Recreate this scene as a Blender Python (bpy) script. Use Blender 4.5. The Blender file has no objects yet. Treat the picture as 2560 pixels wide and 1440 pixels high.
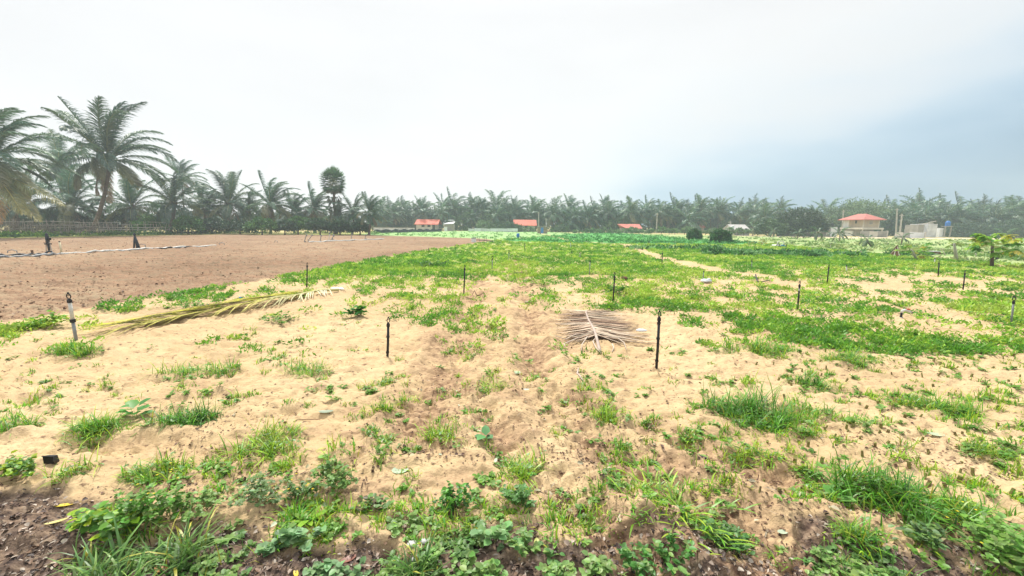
import bpy, math, random
import numpy as np
from mathutils import Matrix, Vector
C = bpy.context.scene.collection
sc = bpy.context.scene
R = math.radians
rng = np.random.default_rng(7)
random.seed(7)

# ------------------------------------------------------------------ camera
CAM_H = 1.7
FPX = 1000.0
PITCH = math.atan2(157, FPX)
CAMROT = Matrix.Rotation(R(90) - PITCH, 3, 'X') @ Matrix.Rotation(R(0.55), 3, 'Z')
cam = bpy.data.cameras.new('camera')
cam.sensor_width = 36.0
cam.lens = 36.0 * FPX / 2560.0
cam.clip_start = 0.05
cam.clip_end = 4000
camo = bpy.data.objects.new('camera', cam)
C.objects.link(camo)
M4 = CAMROT.to_4x4()
M4.translation = Vector((0, 0, CAM_H))
camo.matrix_world = M4
sc.camera = camo
RM = np.array([[CAMROT[i][j] for j in range(3)] for i in range(3)])

# ------------------------------------------------------------------ view, world, sun
sc.view_settings.view_transform = 'Standard'
sc.view_settings.look = 'None'
sc.view_settings.exposure = 0.95
sc.view_settings.gamma = 1
sc.view_settings.use_curve_mapping = False
sc.cycles.max_bounces = 6
sc.cycles.diffuse_bounces = 3
sc.cycles.glossy_bounces = 2
sc.cycles.transmission_bounces = 3
sc.cycles.volume_bounces = 1
sc.cycles.transparent_max_bounces = 4
SUN_EL, SUN_AZ = R(58), R(-25)      # azimuth from +Y towards +X

w = bpy.data.worlds.new('World')
sc.world = w
w.use_nodes = True
nt = w.node_tree
nt.nodes.clear()
N = nt.nodes.new
L = nt.links.new
out = N('ShaderNodeOutputWorld')
bg_s = N('ShaderNodeBackground'); bg_s.inputs['Strength'].default_value = 0.05
sky = N('ShaderNodeTexSky'); sky.sky_type = 'NISHITA'; sky.sun_disc = False
sky.sun_elevation = SUN_EL; sky.sun_rotation = SUN_AZ
L(sky.outputs[0], bg_s.inputs['Color'])
bg_c = N('ShaderNodeBackground'); bg_c.inputs['Strength'].default_value = 0.51
tc = N('ShaderNodeTexCoord')
sep = N('ShaderNodeSeparateXYZ'); L(tc.outputs['Generated'], sep.inputs[0])
def wm(op, a, b=None, c=None):
    n = N('ShaderNodeMath'); n.operation = op
    for i, v in enumerate((a, b, c)):
        if v is None: continue
        if hasattr(v, 'links'): L(v, n.inputs[i])
        else: n.inputs[i].default_value = v
    return n.outputs[0]
mp = N('ShaderNodeMapping'); mp.inputs['Scale'].default_value = (1.3, 1.3, 4.2)
L(tc.outputs['Generated'], mp.inputs[0])
nz = N('ShaderNodeTexNoise'); nz.inputs['Scale'].default_value = 1.7; nz.inputs['Detail'].default_value = 7
nz.inputs['Roughness'].default_value = 0.45
L(mp.outputs[0], nz.inputs['Vector'])
nzo = wm('SUBTRACT', nz.outputs['Fac'], 0.5)
s = wm('SUBTRACT', sep.outputs['X'], wm('MULTIPLY', sep.outputs['Z'], 1.75))
s = wm('SUBTRACT', s, 0.07)
s = wm('ADD', s, wm('MULTIPLY', nzo, 0.70))
rp = N('ShaderNodeValToRGB')
rp.color_ramp.interpolation = 'B_SPLINE'
e = rp.color_ramp.elements
e[0].position = 0.0; e[0].color = (1.0, 1.0, 1.0, 1)
e[1].position = 1.0; e[1].color = (0.27, 0.40, 0.54, 1)
def rel(p, c):
    x = rp.color_ramp.elements.new(p); x.color = c
rel(0.20, (0.99, 1.0, 1.0, 1))
rel(0.42, (0.80, 0.89, 0.97, 1))
rel(0.62, (0.52, 0.69, 0.84, 1))
rel(0.80, (0.34, 0.49, 0.65, 1))
L(wm('MULTIPLY_ADD', s, 1.2, 0.35), rp.inputs[0])
# the dome of an overcast sky is brighter towards the zenith
zen = N('ShaderNodeMapRange'); zen.inputs['From Min'].default_value = 0.42; zen.inputs['From Max'].default_value = 0.95
zen.inputs['To Min'].default_value = 1.0; zen.inputs['To Max'].default_value = 1.75
L(sep.outputs['Z'], zen.inputs['Value'])
zz = wm('ADD', zen.outputs[0], wm('MULTIPLY', nzo, 0.22))
mixc = N('ShaderNodeVectorMath'); mixc.operation = 'SCALE'
L(rp.outputs[0], mixc.inputs[0]); L(zz, mixc.inputs['Scale'])
L(mixc.outputs[0], bg_c.inputs['Color'])
mix = N('ShaderNodeMixShader'); mix.inputs[0].default_value = 0.93
L(bg_s.outputs[0], mix.inputs[1]); L(bg_c.outputs[0], mix.inputs[2])
L(mix.outputs[0], out.inputs['Surface'])

sun = bpy.data.lights.new('sun', 'SUN'); sun.energy = 2.8; sun.angle = R(7); sun.color = (1.0, 0.95, 0.86)
suno = bpy.data.objects.new('sun', sun); C.objects.link(suno)
sd = Vector((math.sin(SUN_AZ) * math.cos(SUN_EL), math.cos(SUN_AZ) * math.cos(SUN_EL), math.sin(SUN_EL)))
suno.rotation_euler = sd.to_track_quat('Z', 'Y').to_euler()
suno.location = (0, 0, 40)

# ------------------------------------------------------------------ pixel <-> ground
def ray(px, py):
    d = RM @ np.array([(px - 1280) / FPX, -(py - 720) / FPX, -1.0])
    return d
def P(px, py, z=0.0):
    d = ray(px, py)
    t = (z - CAM_H) / d[2]
    return float(d[0] * t), float(d[1] * t)
def at(px, py, Y):
    """point on the pixel's ray at distance Y along the view's ground direction"""
    d = ray(px, py); t = Y / d[1]
    return float(d[0] * t), float(Y), float(CAM_H + d[2] * t)
def proj(x, y, z=0.0):
    v = np.stack([x, y, np.broadcast_to(z, np.shape(x)) - CAM_H], -1) @ RM
    dz = np.maximum(-v[..., 2], 1e-3)
    return 1280 + FPX * v[..., 0] / dz, 720 - FPX * v[..., 1] / dz

# ------------------------------------------------------------------ numpy noise
def _h(ix, iy, seed):
    h = (ix.astype(np.uint64) * np.uint64(374761393) + iy.astype(np.uint64) * np.uint64(668265263) + np.uint64(seed * 974711 + 17)) & np.uint64(0xffffffff)
    h = ((h ^ (h >> np.uint64(13))) * np.uint64(1274126177)) & np.uint64(0xffffffff)
    h = ((h ^ (h >> np.uint64(15))) * np.uint64(2246822519)) & np.uint64(0xffffffff)
    return ((h ^ (h >> np.uint64(16))) & np.uint64(0xffff)).astype(np.float64) / 65535.0
def vn(x, y, seed=0):
    x = x + 5000.0; y = y + 5000.0
    ix = np.floor(x); iy = np.floor(y)
    fx = x - ix; fy = y - iy
    fx = fx * fx * (3 - 2 * fx); fy = fy * fy * (3 - 2 * fy)
    ix = ix.astype(np.int64); iy = iy.astype(np.int64)
    a = _h(ix, iy, seed); b = _h(ix + 1, iy, seed); c = _h(ix, iy + 1, seed); d = _h(ix + 1, iy + 1, seed)
    return (a + (b - a) * fx) * (1 - fy) + (c + (d - c) * fx) * fy - 0.5
def fbm(x, y, seed=0, o=3):
    r = 0; a = 1.0; f = 1.0
    for k in range(o):
        r = r + a * vn(x * f + 13.7 * k, y * f - 7.3 * k, seed + k); a *= 0.5; f *= 2.03
    return r
def ss(a, b, x):
    t = np.clip((x - a) / (b - a), 0, 1); return t * t * (3 - 2 * t)
def sdpoly(pts, x, y):
    """signed distance, negative inside"""
    d = np.full(np.shape(x), 1e9); ins = np.zeros(np.shape(x), bool)
    n = len(pts)
    for i in range(n):
        ax, ay = pts[i]; bx, by = pts[(i + 1) % n]
        ex, ey = bx - ax, by - ay
        t = np.clip(((x - ax) * ex + (y - ay) * ey) / (ex * ex + ey * ey + 1e-12), 0, 1)
        d = np.minimum(d, (x - ax - ex * t) ** 2 + (y - ay - ey * t) ** 2)
        if ay != by:
            c = ((ay <= y) != (by <= y)) & (x < ex * (y - ay) / (by - ay) + ax)
            ins ^= c
    d = np.sqrt(d)
    return np.where(ins, -d, d)
def dline(pts, x, y):
    d = np.full(np.shape(x), 1e9); al = np.zeros(np.shape(x)); acc = 0
    for (ax, ay), (bx, by) in zip(pts[:-1], pts[1:]):
        ex, ey = bx - ax, by - ay; ln = math.hypot(ex, ey)
        t = np.clip(((x - ax) * ex + (y - ay) * ey) / (ln * ln + 1e-12), 0, 1)
        dd = (x - ax - ex * t) ** 2 + (y - ay - ey * t) ** 2
        m = dd < d
        d = np.where(m, dd, d); al = np.where(m, acc + t * ln, al); acc += ln
    return np.sqrt(d), al

# ------------------------------------------------------------------ where things lie on the ground
def poly(*px): return [P(a, b) for a, b in px]
EDGE_PX = [(-260, 840), (0, 806), (120, 790), (250, 765), (430, 740), (600, 709), (700, 692), (800, 674), (950, 645), (1080, 623), (1180, 609), (1240, 601)]
PLOUGH = poly(*EDGE_PX, (1215, 596.5), (1080, 592), (940, 588), (700, 586), (560, 586), (300, 590), (0, 595), (-300, 601)) 
PLOUGH += [(-90, PLOUGH[-1][1]), (-90, 4.0)]
PALE = poly((1235, 600), (1440, 583), (1340, 578.5), (1165, 577.5), (940, 580), (900, 586), (940, 588), (1080, 592), (1215, 596.5))
CROP = poly((1245, 602), (1420, 584), (1500, 581.5), (1560, 582.5), (1650, 589), (1740, 598), (1850, 604), (1930, 611), (1700, 610), (1450, 608))
MEADOW = poly((1570, 583), (1660, 589), (1740, 598), (1850, 604), (1960, 612), (2100, 626), (2250, 640), (2400, 655), (2560, 664), (2760, 672), (2800, 603), (2400, 599), (2000, 594), (1850, 590))
ROAD = poly((1790, 587), (1900, 591.5), (2100, 595), (2560, 600), (2900, 605), (2900, 602), (2560, 597), (2100, 592.5), (1900, 589.5), (1790, 585.5))
SOIL = poly((-200, 1190), (0, 1205), (120, 1240), (330, 1300), (600, 1330), (900, 1320), (1120, 1305), (1400, 1290), (1650, 1315), (1900, 1345), (2080, 1300), (2300, 1330), (2500, 1400), (2900, 1480), (2900, 1900), (-400, 1900))
PATH = [P(*q) for q in ((1345, 582), (1425, 600), (1560, 611), (1640, 640), (1770, 672), (1900, 690))]
RUTS = [([P(*q) for q in ((1190, 640), (1200, 720), (1165, 800), (1120, 900), (1080, 1000), (1040, 1080))], .22, .045),
        ([P(*q) for q in ((1290, 640), (1310, 740), (1330, 850), (1345, 950), (1420, 1050), (1620, 1180), (1850, 1310), (2150, 1460))], .20, .04),
        ([P(*q) for q in ((1400, 980), (1560, 1050), (1900, 1180), (2130, 1240), (2330, 1310), (2600, 1370))], .12, .035),
        ([P(*q) for q in ((1150, 980), (1260, 1100), (1450, 1260), (1640, 1420))], .14, .03),
        ([P(*q) for q in ((0, 1100), (200, 1105), (420, 1115), (560, 1130))], .13, .045),
        ([P(*q) for q in ((0, 960), (300, 955), (640, 930), (900, 905))], .12, .02),
        ([P(*q) for q in ((1850, 960), (2150, 1100), (2560, 1240))], .12, .02)]
def masks(x, y):
    nx = 0.35 * fbm(x * .9, y * .9, 3) ; d = np.hypot(x, y)
    k = 0.15 + 0.012 * d
    jit = nx * np.minimum(1.0, 0.4 + d * .05)
    m = {}
    m['plough'] = 1 - ss(-k * .6, k * .6, sdpoly(PLOUGH, x, y) + jit * .8)
    m['crop'] = 1 - ss(-k, k, sdpoly(CROP, x, y) + jit)
    m['pale'] = 1 - ss(-k, k, sdpoly(PALE, x, y) + jit)
    m['meadow'] = 1 - ss(-k * 1.2, k * 1.2, sdpoly(MEADOW, x, y) + jit * 2)
    m['road'] = 1 - ss(-.8, .8, sdpoly(ROAD, x, y) + jit * .8)
    so = sdpoly(SOIL, x, y) + .45 * fbm(x * 2.3, y * 3.1, 8) + .10 * fbm(x * 9, y * 9, 5)
    so = so + .75 * ss(.05, .45, fbm(x * 1.1 + 3, y * 1.9, 31)) * (x > .2)
    m['soil'] = 1 - ss(-.08, .06, so)
    pd, _ = dline(PATH, x, y)
    m['path'] = 1 - ss(.25, .7, pd + jit * .5)
    return m
def H(x, y, m=None):
    x = np.asarray(x, float); y = np.asarray(y, float)
    d = np.hypot(x, y)
    if m is None: m = masks(x, y)
    near = 1 - ss(14, 34, d)
    h = .045 * fbm(x * .7, y * .7, 11, 3) + .020 * fbm(x * 2.6, y * 4.0, 12, 3)
    rip = fbm(x * 5.5 + 1.5 * vn(x * 3, y * 3, 14), y * 9.0, 13, 4)
    h = h + near * (.055 * rip + .026 * fbm(x * 16 + 3 * vn(x * 2, y * 2, 17), y * 22, 16, 2)) + near * .022 * np.maximum(0, -fbm(x * 3.4, y * 5.2, 21, 3) - .12)*-1.8
    # ruts
    for pts, wd, dp in RUTS:
        dd, al = dline(pts, x + .05 * vn(x * 4, y * 4, 9), y + .05 * vn(x * 4, y * 4, 10))
        prof = -np.exp(-(dd / wd) ** 2) + .7 * np.exp(-((dd - wd * 1.7) / (wd * .6)) ** 2)
        tread = np.exp(-(dd / wd) ** 2) * (.014 * np.sin(al * 62) + .09 * np.abs(fbm(x * 8, y * 8, 23, 3)))
        h = h + near * (dp * 1.5 * prof * (1 + .9 * vn(x * 2.2, y * 2.2, 24)) + tread)
    # ploughed soil: clods and shallow drill lines
    pl = m['plough']
    u = x * .55 + y * .83
    clod = np.abs(fbm(x * 4.0, y * 6.5, 15, 4))
    h = h * (1 - pl * .5) + pl * (.14 * clod + .16 * np.abs(fbm(x * .7, y * 2.8, 26, 4)) + .012 * np.sin(u * 9 + 2 * vn(x, y, 4)) - .05) * (1 - ss(40, 70, d) * .7)
    for pts, wd, dp in RUTS[:2]:
        dd, al = dline(pts, x, y)
        h = h + near * np.exp(-(dd / .75) ** 2) * (.07 * np.abs(fbm(x * 5, y * 6, 33, 4)) - .02)
    # sand lip along the ploughed edge
    pe = sdpoly(PLOUGH, x, y)
    h = h + .045 * np.exp(-((pe - .25) / .22) ** 2) * near
    so = m['soil']
    h = h - .05 * so + so * .03 * np.abs(fbm(x * 13, y * 13, 19, 3))
    return h - .02

# a lookup of the near ground's height, so that thousands of small plants find their footing quickly
_gx = np.arange(-24, 24.01, .03); _gy = np.arange(.4, 17.01, .03)
_GX, _GY = np.meshgrid(_gx, _gy, indexing='ij')
_GZ = H(_GX, _GY)
def HF(x, y):
    x = np.asarray(x, float); y = np.asarray(y, float)
    if x.size == 0: return np.zeros_like(x)
    if x.min() < -23.9 or x.max() > 23.9 or y.min() < .45 or y.max() > 16.9: return H(x, y)
    u = (x + 24) / .03; v = (y - .4) / .03; i = u.astype(int); j = v.astype(int); fu = u - i; fv = v - j
    return (_GZ[i, j] * (1 - fu) + _GZ[i + 1, j] * fu) * (1 - fv) + (_GZ[i, j + 1] * (1 - fu) + _GZ[i + 1, j + 1] * fu) * fv
# ------------------------------------------------------------------ mesh and object helpers
def tag(o, label=None, cat=None, group=None, kind=None):
    if label: o['label'] = label
    if cat: o['category'] = cat
    if group: o['group'] = group
    if kind: o['kind'] = kind
    return o
def mesh_np(name, V, T, col=None, smooth=False, extra=None):
    me = bpy.data.meshes.new(name)
    V = np.ascontiguousarray(V, dtype=np.float32); T = np.ascontiguousarray(T, dtype=np.int32)
    k = T.shape[1]
    me.vertices.add(len(V)); me.vertices.foreach_set('co', V.ravel())
    me.loops.add(T.size); me.loops.foreach_set('vertex_index', T.ravel())
    me.polygons.add(len(T))
    me.polygons.foreach_set('loop_start', np.arange(0, T.size, k, dtype=np.int32))
    me.polygons.foreach_set('loop_total', np.full(len(T), k, dtype=np.int32))
    if smooth: me.polygons.foreach_set('use_smooth', np.ones(len(T), dtype=bool))
    for nm, c in ([('tint', col)] if col is not None else []) + (extra or []):
        c = np.asarray(c, dtype=np.float32)
        if c.shape[1] == 3: c = np.concatenate([c, np.ones((len(c), 1), np.float32)], 1)
        a = me.color_attributes.new(nm, 'FLOAT_COLOR', 'POINT')
        a.data.foreach_set('color', np.ascontiguousarray(c).ravel())
    me.update(calc_edges=True)
    return me
def obj(name, me, mat, parent=None, loc=None):
    o = bpy.data.objects.new(name, me); C.objects.link(o)
    if mat is not None and not me.materials: me.materials.append(mat)
    if parent: o.parent = parent
    if loc is not None: o.location = loc
    return o
def thing(name, label, cat, loc=(0, 0, 0), rz=0, group=None):
    o = bpy.data.objects.new(name, None); C.objects.link(o)
    o.empty_display_size = .2
    o.location = loc; o.rotation_euler = (0, 0, rz)
    return tag(o, label, cat, group)

class Acc:
    """collects triangle soups (V, T, colour)"""
    def __init__(s): s.V = []; s.T = []; s.K = []; s.n = 0
    def add(s, V, T, K):
        V = V.reshape(-1, 3)
        s.V.append(V); s.T.append(T.reshape(-1, 3) + s.n); s.K.append(np.broadcast_to(K, V.shape)if np.ndim(K) == 1 else K.reshape(-1, 3)); s.n += len(V)
    def build(s, name, mat, parent=None, loc=None):
        return obj(name, s.mesh(name), mat, parent, loc)
    def mesh(s, name):
        return mesh_np(name, np.concatenate(s.V), np.concatenate(s.T), np.concatenate(s.K))

class MB:
    """polygon builder for solid parts"""
    def __init__(s): s.v = []; s.f = []
    def poly(s, pts, faces):
        n = len(s.v); s.v += [tuple(map(float, p)) for p in pts]; s.f += [tuple(i + n for i in f) for f in faces]; return s
    def box(s, x0, x1, y0, y1, z0, z1, tx=0, ty=0):
        return s.poly([(x0, y0, z0), (x1, y0, z0), (x1, y1, z0), (x0, y1, z0), (x0 + tx, y0 + ty, z1), (x1 - tx, y0 + ty, z1), (x1 - tx, y1 - ty, z1), (x0 + tx, y1 - ty, z1)],
                      [(0, 3, 2, 1), (4, 5, 6, 7), (0, 1, 5, 4), (1, 2, 6, 5), (2, 3, 7, 6), (3, 0, 4, 7)])
    def tube(s, pts, rad, seg=8, cap=True):
        pts = [Vector(p) for p in pts]; n = len(pts)
        if not hasattr(rad, '__len__'): rad = [rad] * n
        base = len(s.v); u = None
        for i, p in enumerate(pts):
            t = (pts[min(i + 1, n - 1)] - pts[max(i - 1, 0)]).normalized()
            if u is None:
                u = t.orthogonal().normalized()
            u = (u - t * u.dot(t)).normalized(); w_ = t.cross(u)
            for k in range(seg):
                a = 2 * math.pi * k / seg
                q = p + (u * math.cos(a) + w_ * math.sin(a)) * rad[i]
                s.v.append(tuple(q))
        for i in range(n - 1):
            for k in range(seg):
                a = base + i * seg + k; b = base + i * seg + (k + 1) % seg
                s.f.append((a, b, b + seg, a + seg))
        if cap:
            s.f.append(tuple(base + k for k in range(seg))[::-1]); s.f.append(tuple(base + (n - 1) * seg + k for k in range(seg)))
        return s
    def ring(s, c, ax_u, ax_v, ru, rv, r, seg=20, sub=6):
        c = Vector(c); u = Vector(ax_u).normalized(); v = Vector(ax_v).normalized(); w_ = u.cross(v)
        base = len(s.v)
        for i in range(seg):
            a = 2 * math.pi * i / seg
            o_ = u * math.cos(a) + v * math.sin(a); p = c + u * math.cos(a) * ru + v * math.sin(a) * rv
            for k in range(sub):
                b = 2 * math.pi * k / sub
                s.v.append(tuple(p + o_ * r * math.cos(b) + w_ * r * math.sin(b)))
        for i in range(seg):
            for k in range(sub):
                a = base + i * sub + k; b = base + i * sub + (k + 1) % sub; c2 = base + ((i + 1) % seg) * sub
                s.f.append((a, b, c2 + (k + 1) % sub, c2 + k))
        return s
    def blob(s, c, rx, ry, rz, seg=10, rings=6, amp=.15, seed=1):
        rr = random.Random(seed); base = len(s.v)
        for i in range(rings + 1):
            th = math.pi * i / rings
            for k in range(seg):
                ph = 2 * math.pi * k / seg
                f = 1 + rr.uniform(-amp, amp) * (0 < i < rings)
                s.v.append((c[0] + rx * f * math.sin(th) * math.cos(ph), c[1] + ry * f * math.sin(th) * math.sin(ph), c[2] + rz * f * math.cos(th)))
        for i in range(rings):
            for k in range(seg):
                a = base + i * seg + k; b = base + i * seg + (k + 1) % seg
                s.f.append((a, a + seg, b + seg, b))
        return s
    def build(s, name, mat, parent=None, smooth=False, loc=None):
        me = bpy.data.meshes.new(name); me.from_pydata(s.v, [], s.f); me.validate(); me.update()
        if smooth:
            for p in me.polygons: p.use_smooth = True
        return obj(name, me, mat, parent, loc)

# ------------------------------------------------------------------ materials
def mat_new(name):
    m = bpy.data.materials.new(name); m.use_nodes = True
    t = m.node_tree; t.nodes.clear()
    o = t.nodes.new('ShaderNodeOutputMaterial')
    return m, t, o
def mat_simple(name, c1, c2=None, rough=.8, scale=6, metallic=0, bump=0.0, stretch=(1, 1, 1)):
    m, t, o = mat_new(name); n = t.nodes.new; l = t.links.new
    b = n('ShaderNodeBsdfPrincipled'); b.inputs['Roughness'].default_value = rough; b.inputs['Metallic'].default_value = metallic
    b.inputs['Specular IOR Level'].default_value = .3
    c2 = c2 or tuple(v * .7 for v in c1)
    tcn = n('ShaderNodeTexCoord'); mpn = n('ShaderNodeMapping'); mpn.inputs['Scale'].default_value = stretch
    nzn = n('ShaderNodeTexNoise'); nzn.inputs['Scale'].default_value = scale; nzn.inputs['Detail'].default_value = 5
    l(tcn.outputs['Object'], mpn.inputs[0]); l(mpn.outputs[0], nzn.inputs['Vector'])
    r = n('ShaderNodeValToRGB'); r.color_ramp.elements[0].position = .35; r.color_ramp.elements[1].position = .65
    r.color_ramp.elements[0].color = (*c1, 1); r.color_ramp.elements[1].color = (*c2, 1)
    l(nzn.outputs['Fac'], r.inputs[0]); l(r.outputs[0], b.inputs['Base Color'])
    if bump:
        bp = n('ShaderNodeBump'); bp.inputs['Strength'].default_value = bump; bp.inputs['Distance'].default_value = .02
        l(nzn.outputs['Fac'], bp.inputs['Height']); l(bp.outputs[0], b.inputs['Normal'])
    l(b.outputs[0], o.inputs['Surface'])
    return m
def mat_leaf(name, gain=(1, 1, 1), trans=.35, gloss=.06, rand=.0):
    """leaf surface whose tone comes from the mesh's tint attribute, broken up by noise"""
    m, t, o = mat_new(name); n = t.nodes.new; l = t.links.new
    a = n('ShaderNodeVertexColor'); a.layer_name = 'tint'
    tcn = n('ShaderNodeTexCoord')
    nzn = n('ShaderNodeTexNoise'); nzn.inputs['Scale'].default_value = 3.0; nzn.inputs['Detail'].default_value = 3
    l(tcn.outputs['Object'], nzn.inputs['Vector'])
    mr = n('ShaderNodeMapRange'); mr.inputs['From Min'].default_value = .3; mr.inputs['From Max'].default_value = .7
    mr.inputs['To Min'].default_value = .8; mr.inputs['To Max'].default_value = 1.2
    l(nzn.outputs['Fac'], mr.inputs['Value'])
    vm = n('ShaderNodeVectorMath'); vm.operation = 'SCALE'; l(a.outputs['Color'], vm.inputs[0]); l(mr.outputs[0], vm.inputs['Scale'])
    vg = n('ShaderNodeVectorMath'); vg.operation = 'MULTIPLY'; l(vm.outputs[0], vg.inputs[0]); vg.inputs[1].default_value = gain
    col = vg.outputs[0]
    if rand:
        oi = n('ShaderNodeObjectInfo'); m2 = n('ShaderNodeMapRange'); m2.inputs['To Min'].default_value = 1 - rand; m2.inputs['To Max'].default_value = 1 + rand
        l(oi.outputs['Random'], m2.inputs['Value'])
        v3 = n('ShaderNodeVectorMath'); v3.operation = 'SCALE'; l(col, v3.inputs[0]); l(m2.outputs[0], v3.inputs['Scale']); col = v3.outputs[0]
    d = n('ShaderNodeBsdfDiffuse'); tr = n('ShaderNodeBsdfTranslucent'); g = n('ShaderNodeBsdfGlossy'); g.inputs['Roughness'].default_value = .45
    l(col, d.inputs['Color']); l(col, tr.inputs['Color'])
    mx = n('ShaderNodeMixShader'); mx.inputs[0].default_value = trans; l(d.outputs[0], mx.inputs[1]); l(tr.outputs[0], mx.inputs[2])
    m3 = n('ShaderNodeMixShader'); m3.inputs[0].default_value = gloss; l(mx.outputs[0], m3.inputs[1]); l(g.outputs[0], m3.inputs[2])
    l(m3.outputs[0], o.inputs['Surface'])
    return m
M = {}
M['grass'] = mat_leaf('grass_blades', trans=.4, gloss=.05)
M['weed'] = mat_leaf('weed_leaves', trans=.4, gloss=.03)
M['frond'] = mat_leaf('palm_leaflets', trans=.28, gloss=.10, rand=.10)
M['tree'] = mat_leaf('tree_leaves', trans=.22, gloss=.05)
M['dry'] = mat_leaf('dry_leaf', trans=.15, gloss=.04)
M['litter'] = mat_leaf('leaf_litter', trans=.0, gloss=.02)
M['trunk'] = mat_simple('palm_trunk', (.20, .155, .125), (.10, .075, .06), .9, 3, bump=.6, stretch=(1, 1, 9))
M['bark'] = mat_simple('bark', (.13, .10, .085), (.07, .055, .045), .9, 5, bump=.5, stretch=(1, 1, .4))
M['black'] = mat_simple('black_pipe', (.008, .009, .011), (.02, .02, .024), .45, 9)
M['white'] = mat_simple('white_pipe', (.62, .63, .62), (.42, .42, .38), .5, 8)
M['grey'] = mat_simple('grey_pipe', (.24, .26, .27), (.16, .17, .18), .5, 8)
M['wood'] = mat_simple('weathered_sticks', (.52, .47, .41), (.28, .25, .21), .9, 4, stretch=(1, 1, .3))
M['rail'] = mat_simple('pale_rails', (.62, .58, .52), (.42, .38, .33), .9, 2)
M['redtile'] = mat_simple('red_roof_tiles', (.62, .13, .075), (.45, .10, .065), .7, 1.2)
M['redsheet'] = mat_simple('faded_red_roof', (.55, .17, .13), (.40, .12, .10), .7, 1.2)
M['plaster'] = mat_simple('pale_plaster', (.58, .54, .47), (.44, .41, .36), .9, .7)
M['creamwall'] = mat_simple('cream_brick', (.46, .38, .28), (.34, .28, .21), .9, .8)
M['whitewall'] = mat_simple('white_plaster', (.70, .72, .74), (.56, .58, .60), .9, .7)
M['greywall'] = mat_simple('grey_block', (.34, .32, .29), (.23, .22, .20), .9, .9)
M['sheet'] = mat_simple('metal_sheet', (.62, .63, .64), (.42, .43, .44), .5, 1.0)
M['tarp'] = mat_simple('black_netting', (.025, .032, .042), (.05, .06, .075), .9, 1.0)
M['blue'] = mat_simple('blue_plastic', (.015, .16, .50), (.02, .11, .36), .5, 3)
M['bluedoor'] = mat_simple('blue_door_paint', (.04, .23, .58), (.05, .18, .42), .6, 3)
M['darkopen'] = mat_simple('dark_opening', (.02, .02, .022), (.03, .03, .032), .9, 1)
M['concrete'] = mat_simple('concrete_pole', (.46, .44, .38), (.34, .33, .29), .9, 2)
M['plastic_w'] = mat_simple('white_plastic', (.72, .76, .80), (.55, .60, .63), .5, 7)
M['red'] = mat_simple('red_handle', (.60, .05, .03), (.45, .04, .03), .5, 5)
M['teal'] = mat_simple('blue_cloth', (.02, .14, .24), (.03, .20, .33), .7, 4)
M['husk'] = mat_simple('coconut_husk', (.17, .09, .05), (.08, .045, .03), .95, 12, bump=.8)
M['thatch'] = mat_simple('mud_and_thatch', (.30, .25, .17), (.18, .15, .10), .95, 3)

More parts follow.
